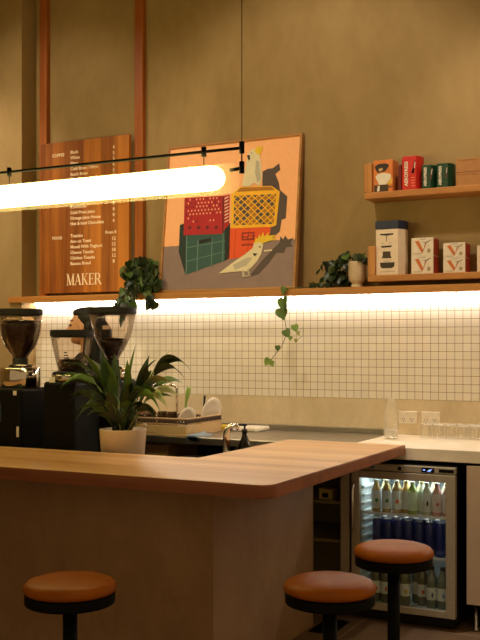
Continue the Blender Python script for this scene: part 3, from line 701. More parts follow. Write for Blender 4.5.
mb.lathe(prof, (0, YL, 2.165), 36, None, 'X', close=False)
obj('glass_tube', mb, glass('frosted shade glass', (1, .98, .92), .0, .3, .3, .05, (255, 248, 234)), pl)
for x in (XL, XR):
    mb = MB()
    mb.lathe([(.011, -.024), (.011, .024)], (x, YL, 2.289), 14); mb.lathe([(.011, -.024), (.011, .024)], (x, YL, 2.206), 14)
    mb.tube([(x, YL, 2.27), (x, YL, 2.22)], .003, 6)
    s = -1 if x == XR else 1
    mb.tube([(x, YL, 2.203), (x+s*.055, YL, 2.199)], .0075, 8)
    obj('end_bracket', mb, M_BLACK, pl)
    obj('ceiling_cable', MB().tube([(x, YL, 2.31), (x, YL, 4.45)], .0016, 6), M_BLACK, pl)
for x in (-1.99, -3.04):
    mb = MB(); mb.lathe([(.011, -.02), (.011, .02)], (x, YL, 2.287), 14); mb.tube([(x, YL, 2.27), (x, YL, 2.226)], .002, 6)
    obj('rod_connector', mb, M_BLACK, pl)

# ------------------------------------------------------------------ bar counter
bar = thing('bar_counter', 'L shaped bar with an orange timber top on a brown plaster base', 'bar', (-2.6, 3.7, 0))
X1, Y0, Y1 = -1.525, 3.262, 4.948
XI_, YI_ = -2.2, 3.93
R = .055
out = [(-4.679, Y0)]+[(X1-R+R*math.sin(a), Y0+R-R*math.cos(a)) for a in [PI/2*k/8 for k in range(9)]]+[(X1, Y1), (XI_, Y1), (XI_, YI_), (-4.679, YI_)]
M_EDGE_SHADE = wood('bar timber shaded edge', (112, 58, 28), (156, 92, 50), 'X', .8, .4)  # same solid timber, with the shade on its side faces put into the colour
mb = MB().prism(out, .892, .945, bev=.006, mat=M_BAR); mb.mi(M_EDGE_SHADE)
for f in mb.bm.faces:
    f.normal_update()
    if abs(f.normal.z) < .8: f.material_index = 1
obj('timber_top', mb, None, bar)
obj('plaster_base', MB().prism([(-4.679, 3.61), (-1.95, 3.61), (-1.95, 4.71), (-2.10, 4.71), (-2.10, 3.76), (-4.679, 3.76)], 0.001, .891, bev=0), M_BASE, bar)

# ------------------------------------------------------------------ stools
def stool(x, y, label):
    t = thing('bar_stool', label, 'stool', (x, y, 0), 'round leather bar stools')
    c = (x, y, 0)
    obj('cushion', MB().lathe([(.138, .6515), (.147, .653), (.1525, .658), (.154, .665), (.151, .675), (.142, .685), (.122, .692), (.08, .697), (.04, .6985), (.0005, .699)], c, 48), M_LEATH, t)
    obj('seat_ring', MB().lathe([(.02, .614), (.142, .614), (.147, .616), (.149, .620), (.149, .648), (.145, .651), (.02, .651)], c, 48, smooth=False), M_BLACK, t)
    obj('post', MB().lathe([(.024, .012), (.024, .614)], c, 20), M_BLACK, t)
    mb = MB(); mb.tube([(x+.12*math.cos(2*PI*k/32), y+.12*math.sin(2*PI*k/32), .22) for k in range(32)], .009, 8, closed=True)
    for k in range(3):
        a = 2*PI*k/3; mb.tube([(x, y, .22), (x+.12*math.cos(a), y+.12*math.sin(a), .22)], .007, 8)
    obj('footrest_ring', mb, M_BLACK, t)
    obj('base_plate', MB().lathe([(.19, 0.0), (.19, .008), (.17, .014), (.03, .022), (.024, .03)], c, 40), M_BLACK, t)
    return t
s0 = stool(-1.948, 2.61, 'tan leather bar stool standing alone in front of the long side of the bar')
dup(s0, (-1.18, 2.995, 0), 'tan leather bar stool by the end of the bar, nearer of the overlapping pair')
dup(s0, (-1.162, 3.62, 0), 'tan leather bar stool standing in front of the glass door drinks fridge')

# ------------------------------------------------------------------ work counters
wc = thing('stone_counter', 'white stone counter over the fridge holding the carafe and tumblers', 'counter', (-.6, 5.3, 0))
obj('stone_top', MB().box(-1.848, .5, 4.95, 5.685, .866, .93, .003), M_STONE, wc)
cb = thing('base_cabinet', 'cream base cabinet under the stone counter to the right of the fridge', 'cabinet', (-.5, 5.2, 0))
obj('cabinet_body', MB().box(-1.185, .48, 4.972, 5.66, .14, .865), M_MATT, cb)
obj('door', MB().box(-1.203, -.45, 4.952, 4.97, .143, .852, .002), M_CAB, cb)
obj('door', MB().box(-.446, .3, 4.952, 4.97, .143, .852, .002), M_CAB, cb)
obj('plinth', MB().box(-1.15, .46, 5.05, 5.6, 0.001, .14), M_MATT, cb)
obj('foot', MB().lathe([(.018, 0.001), (.018, .012), (.012, .016), (.012, .14)], (-1.165, 5.0, 0), 14), M_STEEL, cb)

sb = thing('steel_bench', 'long stainless steel bench along the tiled wall holding the dish rack', 'bench', (-3.2, 5.3, 0))
obj('bench_top', MB().box(-4.55, -1.850, 4.952, 5.684, .888, .93, .004), M_STEEL, sb)
obj('upstand', MB().box(-4.55, -1.86, 5.66, 5.684, .931, .962, .003), M_STEEL, sb)
obj('undershelf', MB().box(-4.54, -2.56, 5.0, 5.66, .66, .685, .003), M_STEEL, sb)
obj('back_panel', MB().box(-4.54, -2.56, 5.662, 5.68, .06, .887), M_MATT, sb)
for x in (-4.51, -3.6, -2.54):
    for y in (5.0, 5.62):
        obj('leg', MB().lathe([(.019, 0.001), (.019, .888)], (x, y, 0), 14), M_STEEL, sb)

pb = thing('prep_bench', 'low steel bench behind the bar carrying the coffee grinders', 'bench', (-3.6, 4.2, 0))
obj('bench_top', MB().box(-4.66, -2.50, 3.95, 4.545, .82, .858, .004), M_STEEL, pb)
for x in (-4.6, -3.5, -2.55):
    for y in (4.0, 4.48): obj('leg', MB().box(x-.02, x+.02, y-.02, y+.02, 0.001, .82), M_STEEL, pb)
kb = thing('sink_bench', 'low steel bench along the inside of the bar with the curved tap', 'bench', (-2.35, 4.4, 0))
obj('bench_top', MB().box(-2.49, -2.215, 3.95, 4.90, .80, .838, .004), M_STEEL, kb)
for x in (-2.46, -2.25):
    for y in (4.0, 4.86): obj('leg', MB().box(x-.016, x+.016, y-.016, y+.016, 0.001, .80), M_STEEL, kb)

# ------------------------------------------------------------------ glass door fridge (right) and its dark neighbour
M_LINER = plain('fridge liner', (214, 218, 214), .5)
M_PANE = glass('fridge pane', (.93, .97, .96), .5, .03, .2)
def fridge_shell(x0, x1, y0, y1, z0, z1, t, mat_out, mat_in, root, wall=.03):
    mb = MB()
    mb.box(x0, x0+.012, y0, y1, z0, z1); mb.box(x1-.012, x1, y0, y1, z0, z1); mb.box(x0+.012, x1-.012, y1-.012, y1, z0, z1)
    mb.box(x0+.012, x1-.012, y0, y1-.012, z0, z0+.012); mb.box(x0+.012, x1-.012, y0, y1-.012, z1-.012, z1)
    obj('cabinet_shell', mb, mat_out, root)
    a, b, c, d = x0+.013, x1-.013, z0+.013, t
    mb = MB()
    mb.box(a, a+wall-.013, y0+.004, y1-.014, c, d); mb.box(b-wall+.013, b, y0+.004, y1-.014, c, d)
    mb.box(a+wall-.013, b-wall+.013, y1-.03, y1-.014, c, d)
    mb.box(a+wall-.013, b-wall+.013, y0+.004, y1-.03, c, c+.03); mb.box(a+wall-.013, b-wall+.013, y0+.004, y1-.03, d-.02, d)
    obj('inner_liner', mb, mat_in, root)
fr = thing('drinks_fridge', 'stainless glass door fridge full of bottles and cans under the stone counter', 'fridge', (-1.51, 5.2, 0))
FX0, FX1, FY = -1.806, -1.246, 4.935
fridge_shell(FX0, FX1, FY, 5.5, .05, .846, .795, M_MATT, M_LINER, fr, .032)
obj('control_panel', MB().box(FX0+.002, FX1-.002, 4.902, 4.934, .808, .842, .003), M_DKSTEEL, fr)
cp = fr.children[-1] if fr.children else None
pan = [c for c in fr.children if c.name.startswith('control_panel')][0]
obj('display', MB().box(-1.424, -1.358, 4.8985, 4.9025, .813, .837, .001), M_BLACK, pan)
mb = MB(); mb.poly([(-1.395, 4.898, .818), (-1.378, 4.898, .818), (-1.366, 4.898, .831), (-1.385, 4.898, .827)]); mb.box(-1.416, -1.404, 4.8978, 4.8983, .822, .828)
obj('display_symbol', mb, emit('display blue', (70, 150, 255), 1.2), pan)
obj('lock', MB().lathe([(.010, -.0035), (.010, 0)], (-1.541, 4.902, .825), 16, axis='Y'), M_BLACK, pan)
obj('badge', MB().box(-1.333, -1.256, 4.899, 4.9025, .816, .833, .001), M_BLACK, pan)
obj('round_sticker', MB().lathe([(.010, -.0015), (.010, 0)], (-1.688, 4.902, .825), 16, axis='Y'), plain('blue sticker', (70, 110, 170), .5), pan)
# door: stiles and rails, pane, handle
mb = MB()
DY0, DY1 = 4.895, 4.931
mb.box(FX0, -1.762, DY0, DY1, .072, .804, .003); mb.box(-1.296, FX1-.002, DY0, DY1, .072, .804, .003)
mb.box(-1.762, -1.296, DY0, DY1, .765, .804, .003); mb.box(-1.762, -1.296, DY0, DY1, .072, .108, .003)
dr = obj('door', mb, M_DKSTEEL, fr)
obj('glass_pane', MB().box(-1.762, -1.296, 4.910, 4.914, .108, .765), M_PANE, dr)
mb = MB(); mb.tube([(-1.790, 4.893, .735), (-1.790, 4.872, .730), (-1.790, 4.868, .70), (-1.790, 4.868, .52), (-1.790, 4.872, .49), (-1.790, 4.893, .485)], .0075, 10)
obj('handle', mb, M_CHROME, dr)
for z in (.352, .566):
    mb = MB(); mb.box(-1.768, -1.284, 4.95, 4.958, z, z+.014, .002)
    for k in range(16): mb.tube([(-1.768, 4.964+k*.032, z+.009), (-1.284, 4.964+k*.032, z+.009)], .0025, 6)
    for x in (-1.74, -1.51, -1.30): mb.tube([(x, 4.955, z+.006), (x, 5.45, z+.006)], .003, 6)
    obj('wire_shelf', mb, plain('white coated wire', (224, 222, 214), .4), fr)
mb = MB()
for k in range(13):
    z = .17+k*.044
    mb.box(-1.774, -1.756, 4.962, 5.44, z, z+.014, .003)
obj('shelf_rack', mb, M_LINER, fr)
obj('fridge_lamp', MB().box(-1.74, -1.30, 5.02, 5.05, .762, .774, .002), emit('fridge lamp glow', (226, 240, 255), 20), fr)
obj('vent_base', MB().box(FX0+.02, FX1-.02, 4.96, 5.45, .012, .049), M_MATT, fr)
for x in (FX0+.05, FX1-.05): obj('foot', MB().lathe([(.02, 0.001), (.02, .012)], (x, 5.0, 0), 12), M_MATT, fr)

f2 = thing('cooling_cabinet', 'unlit glass door cabinet with empty shelves between the bar and the lit fridge', 'fridge', (-2.13, 5.2, 0))
GX0, GX1 = -2.42, -1.822
fridge_shell(GX0, GX1, 4.945, 5.5, .05, .85, .84, M_DKSTEEL, plain('dim liner', (214, 206, 168), .6), f2, .02)
mb = MB()
mb.box(GX1-.05, GX1, 4.905, 4.941, .06, .85, .003); mb.box(GX0, GX0+.05, 4.905, 4.941, .06, .85, .003)
mb.box(GX0+.05, GX1-.05, 4.905, 4.941, .80, .85, .003); mb.box(GX0+.05, GX1-.05, 4.905, 4.941, .06, .11, .003)
d2 = obj('door', mb, M_DKSTEEL, f2)
obj('glass_pane', MB().box(GX0+.05, GX1-.05, 4.918, 4.922, .11, .80), glass('dark pane', (.88, .86, .74), .2, .04, .2), d2)
for z in (.39, .60):
    obj('shelf', MB().box(GX0+.022, GX1-.022, 4.965, 5.45, z, z+.018, .002), plain('shelf cream', (170, 158, 120), .5), f2)
obj('base_plinth', MB().box(GX0+.02, GX1-.02, 4.99, 5.45, 0.001, .049), M_MATT, f2)
jb = thing('small_box', 'small cream box with a square window on a shelf of the unlit cabinet', 'box', (-2.0, 5.03, .618))
mb = MB(); mb.box(-2.035, -1.955, 5.0, 5.07, .619, .675, .002)
obj('carton', mb, plain('cream carton', (236, 214, 160), .6), jb)
obj('window_patch', MB().box(-2.015, -1.98, 4.9985, 5.0, .628, .652), M_BLACK, jb)
single('floor_grate', MB().box(-1.93, -1.80, 4.60, 4.86, .0005, .004), M_BLACK, 'black slotted floor grate near the foot of the bar', 'grate', (-1.86, 4.73, 0))
gt = bpy.data.objects['floor_grate']
mb = MB()
for k in range(9): mb.box(-1.925+.001, -1.805, 4.615+k*.027, 4.627+k*.027, .004, .009, .001)
obj('slat', mb, M_BLACK, gt)
# ------------------------------------------------------------------ drinks in the fridge
def bottle(x, y, z, label, tint, lab, cap, dot=None, h=.165, r=.025, group='bottles in the fridge', lh=(.12, .70)):
    t = thing('drink_bottle', label, 'bottle', (x, y, z), group)
    c = (x, y, z)
    rb = MB().lathe([(r*.9, .0), (r, .006), (r, h*.66), (r*.96, h*.73), (r*.52, h*.86), (r*.45, h*.91), (r*.45, h*.95)], c, 20)
    obj('glass_body', rb, plain('drink %d %d %d' % tint, tint, .12, coat=.6), t)
    obj('cap', MB().lathe([(r*.5, h*.94), (r*.5, h), (r*.42, h+.003)], c, 16), plain('cap %d %d %d' % cap, cap, .4), t)
    lb = obj('label', MB().lathe([(r+.0006, h*lh[0]), (r+.0006, h*lh[1])], c, 20, close=False), plain('paper %d %d %d' % lab, lab, .6), t)
    if dot:
        col, sh = dot
        mb = MB(); n = 12
        zc = z+h*(lh[0]+lh[1])/2-.006
        pts = []
        for k in range(n):
            a = 2*PI*k/n; rx, rz = (.009, .011) if sh == 'round' else (.005, .014)
            px = .004+rx*math.cos(a); ph = px/(r+.0012)
            pts.append((x+(r+.0014)*math.sin(ph+.25), y-(r+.0014)*math.cos(ph+.25), zc+rz*math.sin(a)))
        mb.poly(pts); obj('label_picture', mb, plain('print %d %d %d' % col, col, .6), lb)
    return t
W_ = (226, 226, 216)
zt = .5785
top = [(-1.697, 4.985, (186, 150, 84), W_, (196, 190, 150), ((70, 130, 60), 'round'), 'amber drink with a green leaf label, nearest the door handle on the top shelf'),
       (-1.640, 4.985, (196, 168, 100), W_, (196, 190, 150), ((84, 140, 66), 'round'), 'pale amber green leaf bottle beside the orange fruit bottle on the top shelf'),
       (-1.583, 4.985, (196, 158, 104), W_, (206, 190, 140), ((226, 104, 50), 'round'), 'bottle with a round orange fruit on its white label, top fridge shelf'),
       (-1.541, 5.012, (214, 170, 96), W_, (206, 190, 140), None, 'amber bottle half behind the orange fruit bottle on the top fridge shelf'),
       (-1.497, 4.985, (158, 176, 84), (214, 222, 184), (206, 206, 160), None, 'yellow green bottle with a pale green label on the top fridge shelf'),
       (-1.455, 5.02, (226, 226, 206), (230, 234, 226), (222, 206, 150), None, 'plain white bottle set back beside the yellow green bottle, top fridge shelf'),
       (-1.420, 4.985, (206, 206, 176), W_, (206, 196, 150), ((50, 60, 50), 'slim'), 'bottle with a slim dark leaf on its label, top fridge shelf'),
       (-1.366, 4.985, (224, 160, 140), (236, 214, 206), (214, 180, 160), ((206, 120, 110), 'round'), 'pink drink with a pink fruit label on the top fridge shelf'),
       (-1.312, 4.985, (224, 170, 150), (236, 216, 208), (214, 190, 170), None, 'pink bottle by the door edge at the end of the top fridge shelf')]
for x, y, tint, lab, cap, dot, lb in top: bottle(x, y, zt, lb, tint, lab, cap, dot, .168, .0255, 'bottles on the top fridge shelf')
for i, x in enumerate((-1.68, -1.615, -1.55, -1.48, -1.41, -1.345)):
    bottle(x, 5.09, zt, ('first', 'second', 'third', 'fourth', 'fifth', 'sixth')[i]+' bottle from the handle side in the back row of the top fridge shelf', (190, 180, 120), W_, (206, 200, 160), None, .168, .0255, 'bottles in the back row of the top fridge shelf')
def can(x, y, z, label):
    t = thing('drink_can', label, 'can', (x, y, z), 'dark blue cans on the middle fridge shelf'); c = (x, y, z)
    obj('can_body', MB().lathe([(.022, 0), (.0265, .006), (.0265, .162), (.022, .176)], c, 22), plain('can navy', (36, 48, 124), .35, coat=.3), t)
    obj('can_top', MB().lathe([(.0222, .176), (.0222, .180), (.019, .1805), (.019, .177)], c, 20), M_STEEL, t)
    obj('label_band', MB().lathe([(.0268, .02), (.0268, .035)], c, 22, close=False), plain('can pale blue', (70, 84, 150), .4), t)
    return t
zm = .3645
o1 = 'first second third fourth fifth sixth seventh eighth'.split()
c0 = None
for row, y in (('front', 4.985), ('back', 5.05)):
    for i, x in enumerate((-1.690, -1.632, -1.575, -1.518, -1.461, -1.404, -1.347)):
        xx = x+(.02 if row == 'back' else 0)
        lb = '%s dark blue can from the handle side in the %s row of the middle shelf' % (o1[i], row)
        if c0 is None: c0 = can(xx, y, zm, lb)
        else: dup(c0, (xx, y, zm), lb)
zb = .0935
for x, y, tint, lab, dot, lb in (
    (-1.706, 5.0, (110, 106, 84), W_, ((196, 70, 50), 'round'), 'bottle with a red and white label nearest the handle side on the bottom fridge shelf'),
    (-1.650, 5.0, (110, 106, 84), W_, ((206, 90, 60), 'slim'), 'bottle behind the stool with a red striped label, second on the bottom fridge shelf'),
    (-1.541, 5.0, (120, 118, 84), W_, ((214, 180, 50), 'round'), 'bottle with a yellow fruit label on the bottom fridge shelf'),
    (-1.497, 5.07, (110, 112, 90), (206, 200, 186), None, 'plain bottle set back between the yellow and the orange label on the bottom shelf'),
    (-1.456, 5.03, (116, 108, 80), W_, ((206, 92, 40), 'round'), 'bottle with an orange label on the bottom fridge shelf'),
    (-1.394, 4.985, (124, 126, 108), W_, ((60, 90, 150), 'slim'), 'tall clear bottle with a small blue mark on the bottom fridge shelf'),
    (-1.335, 4.985, (124, 128, 112), W_, ((90, 140, 190), 'slim'), 'tall clear bottle at the end of the bottom fridge shelf beside the door frame')):
    bottle(x, y, zb, lb, tint, lab, (60, 60, 60), dot, .215, .0275, 'bottles on the bottom fridge shelf', (.22, .52))

# ------------------------------------------------------------------ wall shelves and what stands on them
def wall_shelf(z, label, xe, lab_end):
    t = thing('wall_shelf', label, 'shelf', ((xe-.6)/2, 5.6, z), 'oak wall shelves on the right')
    obj('shelf_board', MB().box(xe, -.72, 5.51, YW, z, z+.038, .003), M_SHELF, t)
    obj('end_board', MB().box(xe, xe+.046, 5.51, YW, z+.039, z+lab_end, .003), wood('end oak', (150, 92, 40), (196, 136, 70), 'Z', 1.0, .5) if 'end oak' not in MATS else MATS['end oak'], t)
    return t
wall_shelf(2.343, 'upper oak wall shelf carrying the red and green boxes', -1.952, .212)
wall_shelf(1.849, 'lower oak wall shelf just above the ledge carrying small white boxes', -1.930, .212)
zU, zL = 2.3815, 1.8875

# dripper box
M_ORB = plain('orange print', (208, 120, 54), .5)
t = thing('dripper_box', 'orange box with a picture of a white coffee dripper on the upper shelf', 'box', (-1.84, 5.58, zU))
obj('carton', MB().box(-1.902, -1.782, 5.53, 5.64, zU, zU+.190, .002), M_ORB, t)
mb = MB(); yf = 5.5294
def DX(px): return -1.902+(px-2)/236*.120           # zoomed picture of the box front: 2..238 wide, 430..60 high
def DZ(py): return zU+(430-py)/370*.190
def art(pts, mat, k=0): mb.poly([(DX(a), yf-.0005*k, DZ(b)) for a, b in pts], mat)
art([(20, 130), (60, 105), (150, 100), (195, 120), (185, 150), (150, 190), (60, 205), (40, 180)], plain('art dark', (40, 26, 18), .5), 1)
art([(70, 160), (110, 150), (125, 170), (95, 190), (70, 185)], plain('art tan', (196, 160, 110), .5), 2)
art([(30, 250), (60, 218), (140, 210), (215, 230), (222, 262), (165, 345), (75, 345)], M_WHITE, 3)
art([(165, 330), (200, 280), (238, 275), (238, 340), (200, 355)], plain('art yellow', (222, 170, 70), .5), 2)
art([(15, 345), (190, 350), (185, 428), (15, 428)], plain('art brown', (64, 44, 28), .5), 1)
art([(60, 355), (85, 355), (80, 420), (50, 420)], M_WHITE, 4)
art([(190, 370), (238, 375), (238, 384), (190, 380)], plain('art dark', (40, 26, 18), .5), 3)
obj('printed_picture', mb, None, t)

def hexbox(name, x0, x1, z, h, mat, label, cat='box', group=None, y0=5.525, y1=5.635, cut=.022, lid=None):
    t = thing(name, label, cat, ((x0+x1)/2, (y0+y1)/2, z), group)
    out = [(x0+cut*.3, y0), (x1-cut, y0), (x1, y0+cut*1.6), (x1, y1-cut), (x1-cut, y1), (x0+cut, y1), (x0, y1-cut), (x0, y0+cut*.5)]
    obj('carton', MB().prism(out, z, z+h, bev=.002), mat, t)
    return t
M_RED = plain('red print', (196, 34, 24), .45); M_DRED = plain('dark red print', (112, 22, 22), .5); M_GRN = plain('green print', (20, 62, 38), .45)
t = hexbox('coffee_maker_box', -1.757, -1.731, zU, .158, M_DRED, 'narrow dark red box between the orange box and the tall red box', cut=.008, y0=5.56)
t = hexbox('coffee_maker_box', -1.726, -1.616, zU, .198, M_RED, 'tall bright red box with white vertical lettering on the upper shelf', group='lettered boxes on the upper shelf')
def vlabel(t, x, z, size, mat=M_PAPER, word='AEROPRESS'):
    mb = MB(); put_text(mb, word, x, 5.5245, z, size, 'LEFT', mat, PI/2, bold=.001); obj('vertical_lettering', mb, mat, t, recalc=False)
vlabel(t, -1.688, zU+.024, .028)
mb = MB(); y_ = 5.5243
mb.poly([(-1.668, y_, zU+.10), (-1.652, y_, zU+.095), (-1.648, y_, zU+.115), (-1.640, y_, zU+.165), (-1.648, y_, zU+.168), (-1.656, y_, zU+.125)], M_BLACK)
mb.poly([(-1.650, y_-.0004, zU+.125), (-1.646, y_-.0004, zU+.125), (-1.641, y_-.0004, zU+.160), (-1.645, y_-.0004, zU+.162)], M_PAPER)
for k in range(4): mb.box(-1.667, -1.645, y_-.0003, y_, zU+.02+k*.016, zU+.026+k*.016, mat=plain('pink print', (240, 110, 90), .5))
obj('printed_picture', mb, None, t)
for x0, x1, h, lb in ((-1.607, -1.528, .138, 'shorter dark green box with white vertical lettering beside the red box'),
                      (-1.519, -1.428, .140, 'dark green lettered box standing next to the brown paper cartons')):
    t = hexbox('coffee_maker_box', x0, x1, zU, h, M_GRN, lb, group='lettered boxes on the upper shelf')
    vlabel(t, x0+.031, zU+.014, .0215)
    mb = MB(); y_ = 5.5243; q = x0+.046
    mb.poly([(q, y_, zU+.055), (q+.016, y_, zU+.05), (q+.020, y_, zU+.075), (q+.024, y_, zU+.115), (q+.016, y_, zU+.118), (q+.010, y_, zU+.08)], plain('art plum', (74, 44, 44), .5))
    mb.poly([(q+.012, y_-.0004, zU+.08), (q+.016, y_-.0004, zU+.08), (q+.020, y_-.0004, zU+.112), (q+.017, y_-.0004, zU+.113)], M_PAPER)
    obj('printed_picture', mb, None, t)
M_KRAFT = plain('brown card', (176, 124, 74), .7)
for z, h, lb in ((zU, .078, 'plain brown card carton at the bottom of the stacked pair on the upper shelf'), (zU+.0785, .080, 'plain brown card carton on top of the stacked pair on the upper shelf')):
    t = thing('card_carton', lb, 'box', (-1.33, 5.59, z), 'brown card cartons')
    obj('carton', MB().box(-1.404, -1.26, 5.53, 5.65, z, z+h, .003), M_KRAFT, t)
    obj('tuck_flap', MB().box(-1.400, -1.264, 5.5285, 5.53, z+h-.012, z+h-.001, .0005), M_KRAFT, t)

# tall white canister box with navy lid
t = thing('canister_box', 'tall white angular canister box with a navy lid on the lower shelf', 'box', (-1.80, 5.58, zL))
def oct_(g=0): return [(-1.885-g, 5.53-g), (-1.748+g*.3, 5.53-g), (-1.718+g, 5.575), (-1.718+g, 5.625), (-1.752, 5.66+g), (-1.868, 5.66+g), (-1.889-g, 5.62)]
M_CAN = plain('canister white', (226, 206, 184), .5)
obj('carton', MB().prism(oct_(), zL, zL+.272, bev=.002), M_CAN, t)
obj('lid', MB().prism(oct_(.003), zL+.2725, zL+.322, bev=.004), plain('navy lid', (24, 34, 62), .5), t)
mb = MB(); yf = 5.5294
def CX(px): return -1.885+(px-48)/150*.132      # zoom of the front: x 48..200, y 400..88
def CZ(py): return zL+(400-py)/312*.272
def art2(pts, mat): mb.poly([(CX(a), yf, CZ(b)) for a, b in pts], mat)
M_AD = plain('art dark', (40, 26, 18), .5); M_AB = plain('art brown', (64, 44, 28), .5)
art2([(75, 118), (172, 118), (170, 128), (130, 132), (115, 132), (78, 127)], M_AD); art2([(120, 132), (125, 132), (125, 172), (120, 172)], M_AD)
art2([(82, 202), (162, 200), (155, 212), (90, 214)], M_AD)
art2([(96, 240), (150, 240), (152, 272), (160, 286), (88, 286), (95, 272)], M_AB)
art2([(76, 315), (180, 315), (176, 345), (160, 354), (95, 354), (80, 345)], M_AD)
for a, b, c in ((82, 105, 182), (138, 160, 182), (100, 150, 305), (75, 182, 376)): art2([(a, c), (b, c), (b, c+3), (a, c+3)], plain('print grey', (150, 136, 120), .6))
obj('printed_picture', mb, None, t)

# small white boxes with an orange brush-stroke V
def vbox(x0, x1, z, h, label, group):
    t = thing('filter_box', label, 'box', ((x0+x1)/2, 5.59, z), group)
    obj('carton', MB().box(x0, x1, 5.535, 5.655, z, z+h, .002), M_PAPER, t)
    obj('side_panel', MB().box(x1, x1+.0008, 5.538, 5.652, z+.003, z+h-.003), plain('box red side', (176, 54, 30), .5), t)
    mb = MB(); w = x1-x0; y_ = 5.5346
    P = lambda a, b, k=0: (x0+a*w, y_-k*.0004, z+b*h)
    mb.poly([P(.16, .82), P(.34, .84), P(.56, .28), P(.50, .10)], plain('v orange', (206, 110, 50), .5))
    mb.poly([P(.50, .10), P(.56, .28), P(.70, .72), P(.64, .72)], plain('v deep orange', (176, 74, 30), .5))
    mb.poly([P(.50, .78, 1), P(.64, .74, 1), P(.88, .88, 1), P(.90, .84, 1), P(.66, .66, 1)], plain('print grey', (150, 136, 120), .6))
    n = 12
    mb.poly([P(.80+.085*math.cos(2*PI*k/n), .26+.13*math.sin(2*PI*k/n)) for k in range(n)], plain('stamp', (168, 150, 124), .6))
    for a, b, c in ((.12, .45, .10), (.40, .66, .90)): mb.poly([P(a, c), P(b, c), P(b, c+.03), P(a, c+.03)], plain('print grey', (150, 136, 120), .6))
    obj('printed_mark', mb, None, t)
h = .106
vbox(-1.670, -1.538, zL, h, 'white box with an orange V, under another beside the canister', 'white boxes on the lower shelf')
vbox(-1.670, -1.538, zL+h+.0005, h-.002, 'white box with an orange V, on top of the stack beside the canister', 'white boxes on the lower shelf')
h = .086
vbox(-1.480, -1.352, zL, h, 'white box with an orange V, bottom of the lower stack on the right', 'white boxes on the lower shelf')
vbox(-1.480, -1.352, zL+h+.0005, h, 'white box with an orange V, on top of the lower stack on the right', 'white boxes on the lower shelf')
t = thing('filter_box', 'pale box cut off by the photo edge at the right end of the lower shelf', 'box', (-1.22, 5.59, zL), 'white boxes on the lower shelf')
obj('carton', MB().box(-1.285, -1.16, 5.535, 5.655, zL, zL+.150, .002), M_CAN, t)

# ------------------------------------------------------------------ things on the stone counter
M_CLEAR = glass('clear glass', (.99, .99, .98), .22, .05, .3, .07, (255, 250, 240))
t = thing('glass_carafe', 'tall clear glass carafe standing on the white stone counter', 'carafe', (-1.742, 5.38, .93))
obj('glass_body', MB().lathe([(.0005, .004), (.040, .004), (.043, .009), (.043, .16), (.038, .178), (.028, .192), (.026, .20), (.026, .232), (.029, .236), (.024, .236), (.0235, .20), (.035, .176), (.040, .158), (.040, .012), (.0005, .009)], (-1.742, 5.38, .93), 28, close=False), M_CLEAR, t)
obj('base_reflection', MB().lathe([(.0005, .0105), (.0385, .0125), (.0395, .05), (.03, .056), (.0005, .052)], (-1.742, 5.38, .93), 24, close=False), glass('milky glass', (.97, .96, .93), .4, .1, .4, .45, (255, 250, 240)), t)  # pale reflection at the carafe's bottom, put in as a milky insert
g0 = None
for row, y in (('front', 5.53), ('back', 5.605)):
    for i in range(6):
        x = -1.578+i*.0715+(.022 if row == 'back' else 0)
        lb = '%s upturned tumbler from the carafe side in the %s row on the stone counter' % (o1[i], row)
        if g0 is None:
            g0 = thing('glass_tumbler', lb, 'glass', (x, y, .93), 'upturned tumblers on the stone counter')
            obj('glass_wall', MB().lathe([(.034, .001), (.0345, .001), (.030, .082), (.0285, .084), (.0285, .081), (.032, .004)], (x, y, .93), 22, close=False), M_CLEAR, g0)
            obj('glass_foot', MB().lathe([(.0005, .0848), (.028, .0846), (.030, .081), (.0285, .074), (.0005, .072)], (x, y, .93), 22, close=False), MATS['milky glass'], g0)
        else: dup(g0, (x, y, .93), lb)
for x0, lb in ((-1.790, 'white double power outlet on the splashback nearer the carafe'), (-1.650, 'white double power outlet on the splashback behind the tumblers')):
    t = thing('power_outlet', lb, 'outlet', (x0+.056, 5.684, 1.035), 'power outlets on the splashback')
    obj('cover_plate', MB().box(x0, x0+.112, 5.676, 5.6855, .998, 1.073, .003), M_PAPER, t)
    for k in (0, 1):
        obj('rocker_switch', MB().box(x0+.022+k*.052, x0+.036+k*.052, 5.673, 5.6762, 1.048, 1.062, .001), M_WHITE, t)
        mb = MB()
        for dx, dz in ((-.008, 0), (.008, 0), (0, -.012)): mb.box(x0+.029+k*.052+dx-.0015, x0+.029+k*.052+dx+.0015, 5.6752, 5.6762, 1.026+dz-.005, 1.026+dz+.005)
        obj('socket_hole', mb, M_BLACK, t)

